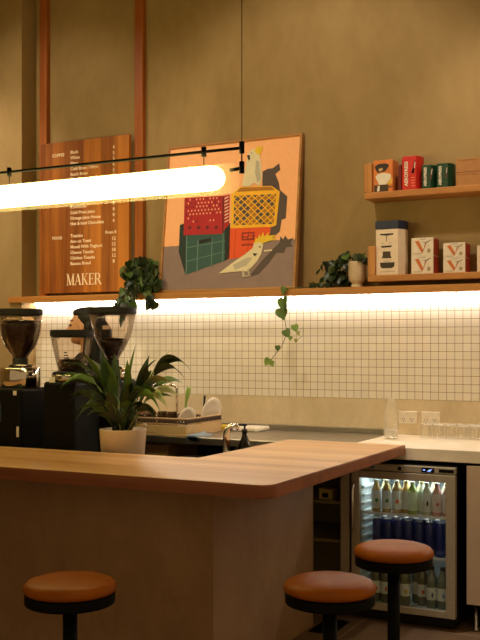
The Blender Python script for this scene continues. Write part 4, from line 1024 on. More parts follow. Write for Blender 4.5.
# ------------------------------------------------------------------ dish rack and what is in it
M_RACK = plain('cream rack plastic', (198, 166, 118), .5)
t = thing('dish_rack', 'cream plastic dish rack with a dark zigzag rim on the steel bench', 'dish rack', (-3.1, 5.19, .93))
RX0, RX1, RY0, RY1 = -3.36, -2.862, 4.965, 5.41
mb = MB(); zq = .931
mb.box(RX0, RX1, RY0, RY1, zq, zq+.012, .003)
mb.box(RX0, RX1, RY0, RY0+.01, zq+.0125, zq+.062, .003); mb.box(RX0, RX1, RY1-.01, RY1, zq+.0125, zq+.062, .003)
mb.box(RX0, RX0+.01, RY0+.01, RY1-.01, zq+.0125, zq+.062, .003); mb.box(RX1-.01, RX1, RY0+.01, RY1-.01, zq+.0125, zq+.062, .003)
obj('tray', mb, M_RACK, t)
mb = MB()
LATT = plain('rack lattice', (66, 46, 30), .5)
def zig(p, q, n):
    p = Vector(p); q = Vector(q)
    for i in range(n):
        a = p+(q-p)*(i/n); b = p+(q-p)*((i+1)/n); m = (a+b)/2
        up = Vector((0, 0, .03))
        [mb.tube(sg_, .0045, 5, LATT) for sg_ in ([a, m+up], [m+up, b], [a+up, m], [m, b+up])]
    mb.tube([p+Vector((0, 0, .032)), q+Vector((0, 0, .032))], .005, 6, M_RACK); mb.tube([p, q], .005, 6, M_RACK)
zz = zq+.070
zig((RX0, RY0+.005, zz), (RX1, RY0+.005, zz), 12); zig((RX1-.005, RY0, zz), (RX1-.005, RY1, zz), 11)
zig((RX0+.005, RY0, zz), (RX0+.005, RY1, zz), 11); zig((RX0, RY1-.005, zz), (RX1, RY1-.005, zz), 12)
obj('lattice_rim', mb, None, t)
def plate(x, y, z, r, label, ang, lean):
    t = thing('dinner_plate', label, 'plate', (x, y, z), 'plates in the dish rack')
    M = Matrix.Rotation(ang, 4, 'Z') @ Matrix.Rotation(PI/2-lean, 4, 'X')
    c = Vector((x, y, z+r*math.cos(lean)))
    obj('plate_disc', MB().lathe([(.0005, 0), (r*.62, 0), (r*.72, .006), (r, .016), (r, .019), (r*.7, .010), (r*.6, .005), (.0005, .005)], c, 36, M=M, close=False), M_WHITE, t)
    return t
plate(-2.918, 5.345, .9445, .104, 'large white plate standing in the dish rack near its far end', 1.42, -.20)
plate(-2.925, 5.055, .9445, .080, 'small white plate standing in the near corner of the dish rack', 1.36, -.15)
for i, (x, y) in enumerate(((-3.235, 5.06), (-3.16, 5.05), (-3.085, 5.06), (-3.01, 5.05))):
    t = thing('drinking_glass', '%s upturned glass from the rack corner hidden by the plant, in the dish rack' % ('fourth', 'third', 'second', 'first')[3-i], 'glass', (x, y, .9435), 'glasses in the dish rack')
    obj('glass_wall', MB().lathe([(.032, .0), (.033, .002), (.029, .125), (.0005, .127)], (x, y, .9435), 20, close=False), MATS.get('smoky tumbler') or glass('smoky tumbler', (.42, .36, .30), .5, .05, .3), t)
t = thing('dish_brush', 'green handled dish brush standing upright in the dish rack', 'brush', (-3.0, 5.2, .944))
mb = MB(); mb.tube([(-3.005, 5.2, .99), (-3.0, 5.2, 1.12), (-2.99, 5.2, 1.165), (-2.980, 5.2, 1.205), (-2.977, 5.2, 1.216)], [.007, .008, .015, .013, .005], 10)
obj('handle', mb, plain('lime handle', (140, 170, 76), .5), t)
obj('bristles', MB().lathe([(.018, 0), (.02, .03), (.012, .046)], (-3.005, 5.2, .945), 12), M_PAPER, t)
single('dark_utensil', MB().tube([(-2.95, 5.33, .945), (-2.945, 5.33, 1.10), (-2.94, 5.33, 1.155)], [.006, .006, .008], 8), M_MATT, 'dark upright utensil beside the big plate in the dish rack', 'utensil', (-2.95, 5.33, .945))
mb = MB(); n = 8
for i in range(n):
    for j in range(5):
        pass
def cloth(name, pts_fn, nu, nv, mat, label, cat, loc):
    mb = MB(); vs = [[mb.bm.verts.new(pts_fn(i/nu, j/nv)) for j in range(nv+1)] for i in range(nu+1)]
    for i in range(nu):
        for j in range(nv): mb._tag([mb.bm.faces.new((vs[i][j], vs[i+1][j], vs[i+1][j+1], vs[i][j+1]))], None, True)
    r = bmesh.ops.solidify(mb.bm, geom=mb.bm.faces[:], thickness=.004)
    return single(name, mb, mat, label, cat, loc)
def cf(u, v):
    s = v*.20
    x = -2.845+.075*u+.012*math.sin(7*v)
    y = 5.12-s if s < .15 else 4.955-.010
    z = .9385+.008*math.sin(9*u+3*v)*(1-v)
    if s >= .15: z = .936-(s-.15)*.6
    return (x, max(y, 4.940), z+.003+.006*math.sin(5*u)*(1 if s < .15 else .3)**2)
cloth('folded_cloth', cf, 10, 12, plain('pale blue cloth', (176, 190, 204), .9), 'pale blue cloth lying on the bench edge beside the dish rack', 'cloth', (-2.81, 5.05, .935))
single('cutting_board', MB().prism([(-2.835, 5.45), (-2.815, 5.43), (-2.64, 5.43), (-2.62, 5.45), (-2.62, 5.60), (-2.835, 5.60)], .9315, .958, bev=.008), M_WHITE, 'white chopping board lying on the steel bench behind the curved tap', 'board', (-2.73, 5.5, .9315))
single('yellow_sponge', MB().box(-2.91, -2.84, 5.47, 5.53, .9315, .962, .008), plain('yellow sponge', (214, 186, 40), .9, bump=.4, nscale=120), 'yellow sponge on the steel bench beyond the curved tap', 'sponge', (-2.875, 5.5, .9315))
# tall square tap at the back
t = thing('sink_tap', 'tall square gooseneck tap behind the plant at the back of the steel bench', 'tap', (-3.242, 5.5, .93))
mb = MB(); mb.tube([(-3.242, 5.5, .935), (-3.242, 5.5, 1.185), (-3.25, 5.495, 1.202), (-3.27, 5.485, 1.207), (-3.42, 5.44, 1.207), (-3.435, 5.435, 1.20), (-3.438, 5.434, 1.17)], .009, 10)
obj('spout', mb, M_CHROME, t)
obj('base_ring', MB().lathe([(.022, .0012), (.022, .02), (.012, .03)], (-3.242, 5.5, .93), 16), M_CHROME, t)
# curved tap on the inner bench
t = thing('sink_tap', 'curved chrome tap rising just behind the inner edge of the bar', 'tap', (-2.352, 4.5, .838))
mb = MB(); mb.tube([(-2.352, 4.5, .84), (-2.352, 4.5, .98), (-2.350, 4.5, 1.010), (-2.344, 4.505, 1.030), (-2.332, 4.51, 1.042), (-2.312, 4.52, 1.044), (-2.296, 4.53, 1.034)], [.019, .019, .019, .019, .018, .017, .016], 12)
obj('spout', mb, M_CHROME, t)
obj('base_ring', MB().lathe([(.024, .0012), (.024, .02), (.014, .03)], (-2.352, 4.5, .838), 16), M_CHROME, t)
t = thing('soap_pump', 'black pump bottle with a wide base beside the curved chrome tap', 'bottle', (-2.296, 4.60, .838))
obj('bottle_body', MB().lathe([(.038, .001), (.042, .01), (.042, .075), (.036, .10), (.016, .145), (.013, .165)], (-2.296, 4.60, .838), 20), glass('smoky bottle', (.10, .09, .08), .8, .05, .4), t)
mb = MB(); mb.lathe([(.015, .166), (.015, .185), (.006, .188), (.006, .205)], (-2.296, 4.60, .838), 14); mb.box(-2.33, -2.285, 4.592, 4.608, .838+.203, .838+.214, .002)
obj('pump_head', mb, M_MATT, t)
# things under the steel bench
single('storage_bin', MB().box(-3.19, -3.03, 5.03, 5.40, .6855, .872, .006), plain('beige bin', (170, 136, 90), .6), 'beige storage bin on the shelf under the steel bench', 'bin', (-3.11, 5.2, .6855))
t = thing('blue_carton', 'blue and white carton on the shelf under the steel bench', 'box', (-2.93, 5.12, .6855))
obj('carton', MB().box(-2.98, -2.88, 5.06, 5.2, .6855, .795, .003), plain('carton blue', (52, 98, 150), .5), t)
obj('white_band', MB().box(-2.981, -2.879, 5.059, 5.201, .775, .7955), M_PAPER, t)
for i, (x, lb) in enumerate(((-2.85, 'green topped jar next to the blue carton under the steel bench'), (-2.79, 'green topped jar further from the blue carton under the steel bench'))):
    t = thing('storage_jar', lb, 'jar', (x, 5.1, .6855), 'jars under the steel bench')
    obj('jar_body', MB().lathe([(.022, 0), (.024, .004), (.024, .09), (.02, .096)], (x, 5.1, .6855), 16), M_MATT, t)
    obj('lid', MB().lathe([(.023, .0965), (.023, .112)], (x, 5.1, .6855), 16), plain('jar green', (70, 110, 60), .5), t)
# ------------------------------------------------------------------ coffee grinders
M_HOP = glass('hopper glass', (.95, .92, .89), .5, .05, .25)
M_BEAN = plain('coffee bean', (44, 24, 14), .38, nscale=60, noise=.35)
M_STICK = plain('sticker', (206, 198, 184), .6)
ZB = .8585
def beans(name, cx, cy, prof, ztop, label, seed):
    rnd = random.Random(seed)
    prof = [(r-.0045, z) for r, z in prof]
    mb = MB(); mb.lathe(prof+[(prof[-1][0]*.6, ztop+.008), (.0005, ztop+.013)], (cx, cy, 0), 28, close=False)
    def rad(z):
        for (r0, z0), (r1, z1) in zip(prof, prof[1:]):
            if z0 <= z <= z1: return r0+(r1-r0)*(z-z0)/(z1-z0)
        return prof[-1][0]
    for k in range(420):
        a = rnd.uniform(0, 2*PI)
        if k < 290:
            z = rnd.uniform(prof[0][1]+.01, ztop); r = rad(z)-.003
        else:
            z = ztop+.010; r = prof[-1][0]*math.sqrt(rnd.random())*.93
            z += .006*(1-r/prof[-1][0])
        M = Matrix.Rotation(rnd.uniform(0, 6), 4, 'Z') @ Matrix.Rotation(rnd.uniform(0, 6), 4, 'X')
        mb.sphere((cx+r*math.cos(a), cy+r*math.sin(a), z), (.0075, .0048, .004), None, 7, 5, M)
    single(name, mb, M_BEAN, label, 'coffee beans', (cx, cy, prof[0][1]), 'coffee beans in the grinder hoppers', 'stuff')

def grinder(x, y, label, hop, zl, body_top, chrome, bw, bd, collar, rl, lid_h, screen=False):
    t = thing('coffee_grinder', label, 'coffee grinder', (x, y, ZB), 'coffee grinders behind the bar')
    obj('body', MB().box(x-bw/2, x+bw/2, y-bd/2, y+bd/2, ZB, body_top, .018, seg=3), M_GRIND, t)
    z0, z1, rc = chrome
    obj('chrome_head', MB().lathe([(rc*.95, z0+.0005), (rc, z0+.006), (rc, z1-.006), (rc*.95, z1)], (x, y, 0), 40), M_CHROME, t)
    cz0, cz1, cr = collar
    obj('collar', MB().lathe([(cr*1.5, cz0+.0005), (cr*1.4, cz0+.012), (cr, cz0+.016), (cr, cz1)], (x, y, 0), 28), M_MATT, t)
    th = .003
    inner = [(r-th, z) for r, z in hop][::-1]
    obj('hopper', MB().lathe(hop+inner, (x, y, 0), 44, close=False), M_HOP, t)
    obj('lid', MB().lathe([(.0005, zl-.004), (rl-.012, zl-.004), (rl-.010, zl+.0005), (rl, zl+.001), (rl+.003, zl+.005), (rl+.003, zl+lid_h-.004), (rl-.002, zl+lid_h), (.0005, zl+lid_h)], (x, y, 0), 44, smooth=False), M_MATT, t)
    return t
# left, full of beans
gx, gy = -3.445, 4.17
hop = [(.038, 1.395), (.042, 1.408), (.088, 1.470), (.106, 1.525), (.113, 1.575), (.116, 1.632)]
g = grinder(gx, gy, 'black grinder with a chrome head and brimming hopper, at the left edge of the photo', hop, 1.632, 1.242, (1.242, 1.350, .108), .21, .26, (1.350, 1.400, .042), .117, .034)
obj('display_screen', MB().box(gx-.075, gx-.02, gy-.133, gy-.1295, 1.06, 1.16, .002), plain('screen dull blue', (44, 56, 62), .15), g)
obj('sticker', MB().box(gx+.060, gx+.082, gy-.1315, gy-.1297, 1.205, 1.228, .0005), M_STICK, g)
obj('sticker', MB().box(gx+.082, gx+.098, gy-.1315, gy-.1297, 0.985, 1.04, .0005), M_STICK, g)
mb = MB(); mb.tube([(gx-.02+.055*math.cos(2*PI*k/24)+.06, gy-.02+.055*math.sin(2*PI*k/24), 1.362) for k in range(24)], .004, 6, closed=True)
obj('wire_ring', mb, M_CHROME, g)
beans('coffee_beans', gx, gy, [(r-.0035, z+.002) for r, z in hop[:-1]]+[(.1105, 1.582)], 1.588, 'dark coffee beans filling the hopper of the grinder at the left edge', 3)
# middle, short hopper nearly empty
gx, gy = -3.100, 4.17
hop = [(.070, 1.330), (.075, 1.345), (.095, 1.43), (.107, 1.49), (.111, 1.514)]
g = grinder(gx, gy, 'black grinder with a short hopper nearly empty, between the other two', hop, 1.514, 1.280, (1.280, 1.318, .104), .20, .24, (1.318, 1.334, .070), .112, .036)
obj('dial_label', MB().box(gx-.062, gx-.024, gy-.113, gy-.1105, 1.236, 1.304, .001), M_STICK, g)
mb = MB()
for k in range(3): mb.box(gx+.028, gx+.06-.006*k, gy-.1075, gy-.1065, 1.40+k*.014, 1.406+k*.014)
obj('hopper_print', mb, M_MATT, g)
beans('coffee_beans', gx, gy, [(.0655, 1.333), (.0705, 1.347), (.078, 1.380)], 1.380, 'shallow layer of coffee beans in the short middle hopper', 5)
# right, behind the plant
gx, gy = -3.02, 4.43
hop = [(.032, 1.385), (.036, 1.40), (.070, 1.455), (.100, 1.52), (.118, 1.59), (.126, 1.640)]
g = grinder(gx, gy, 'black grinder with a tall clear tapering hopper behind the leafy plant', hop, 1.640, 1.285, (1.285, 1.340, .090), .19, .20, (1.340, 1.390, .036), .128, .036)
obj('hopper_print', MB().box(gx+.02, gx+.07, gy-.1245, gy-.1235, 1.555, 1.575), plain('faint print', (150, 120, 110), .6), g)
beans('coffee_beans', gx, gy, [(.0285, 1.388), (.0325, 1.402), (.0665, 1.457), (.0815, 1.492)], 1.492, 'coffee beans in the narrow lower half of the hopper behind the plant', 9)
# small things between the grinders
t = thing('steel_jug', 'stainless steel milk jug between the left and the middle grinder', 'jug', (-3.34, 4.40, ZB))
cc = (-3.34, 4.40, ZB)
obj('jug_stand', MB().box(-3.40, -3.28, 4.36, 4.46, ZB, ZB+.13, .006), M_MATT, t)
obj('red_can', MB().lathe([(.045, .131), (.045, .24), (.04, .248)], cc, 24), plain('red enamel', (176, 22, 22), .35), t)
obj('jug_body', MB().lathe([(.046, .249), (.05, .254), (.047, .36), (.043, .42), (.047, .452), (.045, .452), (.041, .42), (.045, .36)], cc, 28, close=False), M_STEEL, t)

# ------------------------------------------------------------------ leafy plant in a pale pot
def foliage_mat(name, c1, c2, rough=.38):
    m, nt, b = new_mat(name)
    tc = nt.nodes.new('ShaderNodeTexCoord'); n = nt.nodes.new('ShaderNodeTexNoise'); n.inputs['Scale'].default_value = 11; n.inputs['Detail'].default_value = 4
    nt.links.new(tc.outputs['Object'], n.inputs['Vector'])
    r = nt.nodes.new('ShaderNodeValToRGB'); r.color_ramp.elements[0].position = .35; r.color_ramp.elements[1].position = .7
    r.color_ramp.elements[0].color = srgb(*c1); r.color_ramp.elements[1].color = srgb(*c2)
    nt.links.new(n.outputs['Fac'], r.inputs['Fac']); nt.links.new(r.outputs['Color'], b.inputs['Base Color'])
    b.inputs['Roughness'].default_value = rough; b.inputs['Subsurface Weight'].default_value = 0
    MATS[name] = m; return m
M_L1 = foliage_mat('leaf dark', (24, 38, 14), (48, 70, 26)); M_L2 = foliage_mat('leaf mid', (56, 84, 30), (92, 120, 48)); M_L3 = foliage_mat('leaf pale', (120, 124, 62), (176, 168, 104))
px_, py_ = -2.712, 4.07
t = thing('leafy_plant', 'bushy plant with long pointed leaves in a pale round pot behind the bar', 'plant', (px_, py_, ZB))
obj('pot', MB().lathe([(.098, 0), (.104, .004), (.117, .188), (.117, .192), (.108, .192), (.105, .165), (.0005, .163)], (px_, py_, ZB), 40, close=False), plain('pot pale clay', (206, 180, 150), .6, noise=.08, nscale=12), t)
obj('soil', MB().lathe([(.104, .166), (.05, .174), (.0005, .178)], (px_, py_, ZB), 30, close=False), M_SOIL, t)
mb = MB(); rnd = random.Random(11)
tips = [(-2.275, 4.0, 1.340, .030, .32, M_L1), (-2.366, 4.05, 1.215, .026, .30, M_L3), (-2.445, 4.1, 1.455, .010, .06, M_L3), (-2.668, 4.12, 1.475, .030, .02, M_L2),
        (-2.522, 4.0, 1.375, .030, .10, M_L1), (-2.80, 4.0, 1.455, .032, .06, M_L1), (-2.986, 3.98, 1.350, .030, .16, M_L1), (-3.09, 4.02, 1.300, .026, .22, M_L2),
        (-2.93, 3.97, 1.140, .026, .25, M_L2), (-2.78, 4.0, 1.41, .030, .05, M_L2), (-2.408, 4.0, 1.16, .028, .34, M_L3), (-2.46, 3.96, 1.115, .026, .30, M_L1),
        (-2.99, 4.0, 1.21, .026, .24, M_L1), (-2.70, 3.95, 1.34, .034, .05, M_L2), (-2.575, 4.12, 1.345, .030, .12, M_L1), (-2.90, 4.05, 1.40, .028, .12, M_L1),
        (-2.50, 3.95, 1.25, .028, .2, M_L2), (-2.75, 3.96, 1.20, .034, .05, M_L2), (-2.62, 3.97, 1.28, .036, .06, M_L1), (-2.85, 3.97, 1.25, .032, .15, M_L1),
        (-2.64, 4.0, 1.40, .034, .03, M_L2), (-2.56, 4.0, 1.18, .030, .16, M_L1), (-2.80, 3.97, 1.12, .028, .2, M_L1), (-2.73, 4.05, 1.32, .036, .05, M_L1),
        (-2.88, 4.0, 1.32, .030, .15, M_L2), (-2.95, 4.1, 1.27, .028, .2, M_L1), (-2.48, 4.1, 1.30, .028, .2, M_L1), (-2.38, 4.1, 1.28, .026, .3, M_L2),
        (-2.66, 3.95, 1.14, .030, .1, M_L1), (-2.57, 3.96, 1.11, .026, .2, M_L1), (-2.77, 4.08, 1.43, .028, .04, M_L1), (-2.84, 4.08, 1.36, .030, .1, M_L2), (-3.02, 4.1, 1.36, .024, .2, M_L1),
        (-2.60, 4.14, 1.42, .026, .05, M_L1), (-2.34, 4.0, 1.235, .024, .3, M_L3), (-2.71, 3.94, 1.245, .034, .03, M_L1),
        (-3.06, 3.98, 1.335, .026, .30, M_L1), (-3.03, 3.97, 1.25, .026, .34, M_L2), (-2.97, 3.96, 1.17, .024, .36, M_L1), (-2.90, 3.98, 1.43, .026, .12, M_L2), (-2.31, 4.0, 1.30, .026, .36, M_L1), (-2.42, 3.97, 1.20, .028, .34, M_L2),
        (-2.47, 4.0, 1.40, .026, .12, M_L1), (-2.60, 3.95, 1.20, .028, .14, M_L2), (-2.83, 3.95, 1.18, .028, .25, M_L1), (-2.86, 3.96, 1.11, .024, .3, M_L2)]
for k in range(22):
    a = rnd.uniform(-2.9, .6); r_ = rnd.uniform(.12, .34)
    tips.append((px_+r_*math.cos(a)*1.05, max(py_-.14+rnd.uniform(-.02, .16), 3.95), 1.06+rnd.uniform(.02, .36)*(1.15-r_*1.6), rnd.uniform(.016, .026), rnd.uniform(.1, .4), (M_L1, M_L1, M_L2, M_L3)[k % 4]))
for tx, ty, tz, w, dr_, mt in tips:
    w *= .88; dr_ *= 1.15
    bx, by, bz = px_+rnd.uniform(-.045, .045), py_+rnd.uniform(-.04, .03), 1.03
    tip = Vector((tx, ty, tz)); b0 = Vector((bx, by, bz)); d = tip-b0
    # stalk covers the first part, the blade the rest
    s = .42 if d.length > .2 else .25
    mid = b0+d*s+Vector((0, 0, dr_*4*s*(1-s)*d.length*.9))
    mb.tube([b0, b0+(mid-b0)*.5+Vector((0, 0, .012)), mid], [.004, .0035, .003], 5, mt)
    leaf(mb, mid, tip, w, dr_*.7, mat=mt, n=10, fold=.3, twist=rnd.uniform(-.9, .9), side=(d.cross(Vector((0, 1, .3))) if rnd.random() < .75 else None))
obj('foliage', mb, None, t, recalc=False)

# ------------------------------------------------------------------ climbing plants on the ledge
def heart(mb, p, size, az, tilt, mat, rnd):
    """heart shaped leaf hanging from p; its face looks along azimuth az"""
    out = [(0, 0), (.18, .10), (.36, .06), (.48, -.12), (.47, -.34), (.34, -.60), (.16, -.82), (0, -1.0)]
    full = out+[(-a, b) for a, b in out[-2:0:-1]]
    R_ = Matrix.Rotation(az, 3, 'Z') @ Matrix.Rotation(tilt, 3, 'X') @ Matrix.Rotation(rnd.uniform(-.6, .6), 3, 'Y')
    c = mb.bm.verts.new(Vector(p)+R_ @ Vector((0, .05*size, -.45*size)))
    vs = [mb.bm.verts.new(Vector(p)+R_ @ Vector((a*size, -.10*size*abs(a)*2+.06*size*(b+.4)**2, b*size))) for a, b in full]
    fs = [mb.bm.faces.new((c, vs[k], vs[(k+1) % len(vs)])) for k in range(len(vs))]
    mb._tag(fs, mat, True)
t = thing('trailing_plant', 'dense dark trailing plant on the ledge between menu board and painting', 'plant', (-3.53, 5.60, 1.822))
obj('pot', MB().lathe([(.05, 0.0005), (.062, .10), (.062, .104), (.055, .104), (.053, .09), (.0005, .088)], (-3.53, 5.605, 1.822), 28, close=False), plain('pot dark', (50, 38, 28), .6), t)
mb = MB(); rnd = random.Random(21)
M_H1 = foliage_mat('ivy dark', (20, 32, 12), (42, 62, 22)); M_H2 = foliage_mat('ivy mid', (44, 68, 26), (80, 106, 44))
for k in range(105):
    a = rnd.uniform(0, 2*PI); rr = math.sqrt(rnd.random())
    x = -3.535+.125*rr*math.cos(a); z = 1.925+.105*rr*math.sin(a)+.035
    y = rnd.uniform(5.46, 5.62) if x < -3.47 else rnd.uniform(5.45, 5.50)
    heart(mb, (x, y, z), rnd.uniform(.05, .085), rnd.uniform(-1.1, 1.1)+.3, rnd.uniform(-.9, .3), M_H1 if rnd.random() < .72 else M_H2, rnd)
for path, nl in (([(-3.58, 5.53, 1.90), (-3.62, 5.49, 1.82), (-3.64, 5.48, 1.72), (-3.635, 5.48, 1.63)], 13), ([(-3.60, 5.53, 1.9), (-3.665, 5.50, 1.84), (-3.69, 5.49, 1.76), (-3.685, 5.48, 1.71)], 9),
                 ([(-3.50, 5.53, 1.90), (-3.45, 5.49, 1.83), (-3.44, 5.48, 1.78), (-3.455, 5.48, 1.73)], 6), ([(-3.46, 5.55, 1.93), (-3.40, 5.5, 1.91), (-3.385, 5.5, 1.86)], 8), ([(-3.46, 5.49, 1.77), (-3.44, 5.48, 1.735), (-3.40, 5.47, 1.745), (-3.375, 5.46, 1.765)], 2),
                 ([(-3.55, 5.53, 1.9), (-3.57, 5.48, 1.84), (-3.58, 5.48, 1.76), (-3.60, 5.48, 1.70)], 9)):
    mb.tube(path, .0025, 5, M_H2)
    for i in range(nl):
        f = (i+.5)/nl*(len(path)-1); j = min(int(f), len(path)-2); p = Vector(path[j]).lerp(Vector(path[j+1]), f-j)
        heart(mb, p+Vector((rnd.uniform(-.02, .02), rnd.uniform(-.02, .0), .01)), rnd.uniform(.045, .075), rnd.uniform(-1, 1), rnd.uniform(-.5, .3), M_H1 if rnd.random() < .6 else M_H2, rnd)
obj('foliage', mb, None, t, recalc=False)

t = thing('trailing_plant', 'vine in a pale footed pot on the ledge with one long hanging strand', 'plant', (-2.02, 5.575, 1.822))
pc = (-2.020, 5.575, 1.822)
obj('pot', MB().lathe([(.034, 0.0005), (.036, .012), (.030, .022), (.040, .032), (.052, .046), (.054, .150), (.054, .155), (.048, .155), (.046, .13), (.0005, .128)], pc, 32, close=False), plain('pot off white', (210, 190, 164), .55), t)
mb = MB(); rnd = random.Random(5)
for k in range(42):
    x = rnd.uniform(-2.24, -2.05); z = 1.845+abs(rnd.gauss(0, .055))*(1 if x > -2.2 else .6)+.03
    heart(mb, (x, rnd.uniform(5.55, 5.66), min(z, 1.99)), rnd.uniform(.045, .07), rnd.uniform(-1, 1), rnd.uniform(-.8, .3), M_H1, rnd)
for k in range(12):
    heart(mb, (rnd.uniform(-2.33, -2.2), rnd.uniform(5.55, 5.64), 1.842+rnd.uniform(.0, .025)), rnd.uniform(.035, .05), rnd.uniform(-1, 1), rnd.uniform(-1.3, -.6), M_H1, rnd)
for k in range(13):
    a = rnd.uniform(0, 2*PI)
    heart(mb, (pc[0]-.01+.06*math.cos(a), pc[1]-.02+.03*math.sin(a), 1.99+rnd.uniform(-.01, .05)), rnd.uniform(.045, .065), rnd.uniform(-1, 1), rnd.uniform(-1.0, .1), M_H1 if k % 3 else M_H2, rnd)
for path in ([(-2.02, 5.57, 1.96), (-2.08, 5.58, 2.03), (-2.13, 5.58, 2.02), (-2.16, 5.58, 1.95)], [(-2.03, 5.57, 1.96), (-2.15, 5.58, 1.99), (-2.24, 5.58, 1.985), (-2.27, 5.58, 1.93)], [(-2.03, 5.57, 1.96), (-2.12, 5.6, 1.93), (-2.22, 5.6, 1.85), (-2.33, 5.56, 1.832)]):
    mb.tube(path, .003, 5, M_H1)
    for i in range(7):
        f = (i+.6)/7.2*3; j = min(int(f), 2); p = Vector(path[j]).lerp(Vector(path[j+1]), f-j)
        heart(mb, p, rnd.uniform(.04, .06), rnd.uniform(-1, 1), rnd.uniform(-.9, .2), M_H1, rnd)
obj('foliage', mb, None, t, recalc=False)
mb = MB()
strand = [(-2.33, 5.56, 1.832), (-2.385, 5.518, 1.828), (-2.44, 5.512, 1.827), (-2.466, 5.503, 1.82), (-2.474, 5.500, 1.79), (-2.472, 5.50, 1.68), (-2.462, 5.50, 1.60), (-2.452, 5.50, 1.545), (-2.49, 5.50, 1.46), (-2.545, 5.50, 1.40), (-2.575, 5.50, 1.355)]
mb.tube(strand, .0022, 5, M_H2)
mb.tube([(-2.455, 5.50, 1.55), (-2.42, 5.50, 1.575), (-2.375, 5.50, 1.55), (-2.345, 5.50, 1.585), (-2.343, 5.50, 1.53), (-2.40, 5.50, 1.495)], .0015, 5, M_H2)
M_L2G = foliage_mat('ivy light', (92, 124, 44), (140, 164, 76))
for p, s, m_ in (((-2.462, 5.492, 1.83), .050, M_L2), ((-2.475, 5.49, 1.765), .085, M_L2), ((-2.462, 5.488, 1.735), .07, M_L2), ((-2.492, 5.49, 1.70), .085, M_L2), ((-2.468, 5.49, 1.69), .07, M_L2),
                 ((-2.460, 5.49, 1.565), .058, M_L2), ((-2.40, 5.49, 1.595), .050, M_L2G), ((-2.375, 5.49, 1.555), .03, M_L3), ((-2.42, 5.49, 1.525), .03, M_L2G), ((-2.385, 5.49, 1.51), .026, M_L3), ((-2.512, 5.49, 1.468), .036, M_L2), ((-2.57, 5.49, 1.385), .05, M_L2G), ((-2.555, 5.49, 1.37), .038, M_L2G)):
    heart(mb, p, s, rnd.uniform(-.5, .7), rnd.uniform(-.3, .2), m_, rnd)
obj('hanging_strand', mb, None, t, recalc=False)

# ------------------------------------------------------------------ barista
PXc, PYc = -3.425, 4.735
FA = math.radians(196)                # the way she faces: to the left, a little towards the bar
fw = Matrix.Rotation(FA, 4, 'Z')
def body_balls():
    B = []
    add = lambda c, r: B.append((Vector(c), r, None))
    # head
    add((-.012, 0, 1.600), (.097, .074, .088)); add((.018, 0, 1.572), (.072, .066, .085)); add((.034, 0, 1.528), (.055, .052, .056)); add((.064, 0, 1.502), (.024, .024, .022))
    add((.056, 0, 1.545), (.038, .046, .05)); add((.074, 0, 1.612), (.016, .040, .014)); add((.060, .030, 1.560), (.026, .022, .022)); add((.060, -.030, 1.560), (.026, .022, .022))
    B.extend(chain([(.088, 0, 1.598, .008), (.098, 0, 1.580, .009), (.107, 0, 1.563, .0115)], 5)); add((.096, .011, 1.561), (.012, .008, .008)); add((.096, -.011, 1.561), (.012, .008, .008))
    add((.090, 0, 1.539), (.011, .021, .006)); add((.088, 0, 1.529), (.011, .019, .007))
    for s in (1, -1):
        add((.078, s*.031, 1.590), (.011, .016, .010)); add((-.005, s*.072, 1.575), (.018, .009, .031)); add((-.002, s*.072, 1.553), (.012, .008, .012))
    # neck and trunk
    B.extend(chain([(-.030, 0, 1.545, .055), (-.025, 0, 1.45, .050), (-.02, 0, 1.37, .06)], 8))
    for z, a, b in ((1.36, .075, .12), (1.32, .088, .165), (1.25, .10, .165), (1.17, .10, .15), (1.08, .09, .135), (1.0, .095, .145), (.93, .105, .165), (.87, .11, .17)):
        add((-.01, 0, z), (a, b, .10 if z < 1.3 else .045))
    for s in (1, -1):
        add((.06, s*.07, 1.22), (.055, .06, .06))
        B.extend(chain([(-.015, s*.158, 1.325, .053), (-.03, s*.193, 1.20, .046), (-.03, s*.205, 1.06, .038)], 9))
        B.extend(chain([(-.03, s*.205, 1.06, .038), (.10, s*.18, 1.02, .034), (.19, s*.14, 1.0, .025)], 9))
        # hand: palm, four fingers of different lengths, thumb from the side of the palm
        add((.235, s*.125, .99), (.045, .036, .016))
        for k, ln in enumerate((.060, .070, .066, .050)):
            oy = s*(.125+.028-.0185*k)
            B.extend(chain([(.262, oy, .99, .0088), (.262+ln*.55, oy-s*.003, .980, .0082), (.262+ln*.95, oy-s*.005, .955, .0070)], 7))
        B.extend(chain([(.215, s*.095, .988, .012), (.240, s*.066, .978, .0095), (.268, s*.056, .970, .008)], 7))
        B.extend(chain([(-.01, s*.085, .86, .098), (.0, s*.092, .66, .075), (.008, s*.092, .50, .056), (-.012, s*.092, .36, .056), (-.01, s*.092, .20, .040), (-.005, s*.092, .09, .036)], 9))
        B.extend(chain([(-.03, s*.092, .045, .040), (.06, s*.10, .035, .036), (.14, s*.105, .03, .028)], 8))
    return B
pr = thing('person', 'person with black hair tied back in dark clothes, facing left behind the grinders', 'person', (PXc, PYc, 0))
pr.rotation_euler = (0, 0, FA)
def put_mesh(name, me, mat, parent):
    o = bpy.data.objects.new(name, me); COL.objects.link(o); o.parent = parent
    me.name = name
    for m in (mat if isinstance(mat, list) else [mat]): me.materials.append(m)
    for p in me.polygons: p.use_smooth = True
    return o
M_SKIN = plain('skin', (192, 142, 110), .5, noise=.04)
me = blobmesh(body_balls(), .0052, 3)
M_LIP = plain('lip', (160, 84, 70), .5); M_EYE = plain('eye', (26, 18, 14), .25); M_BROW = plain('brow', (40, 26, 18), .7)
b_ = put_mesh('body', me, [M_SKIN, M_LIP, M_EYE, M_BROW], pr)
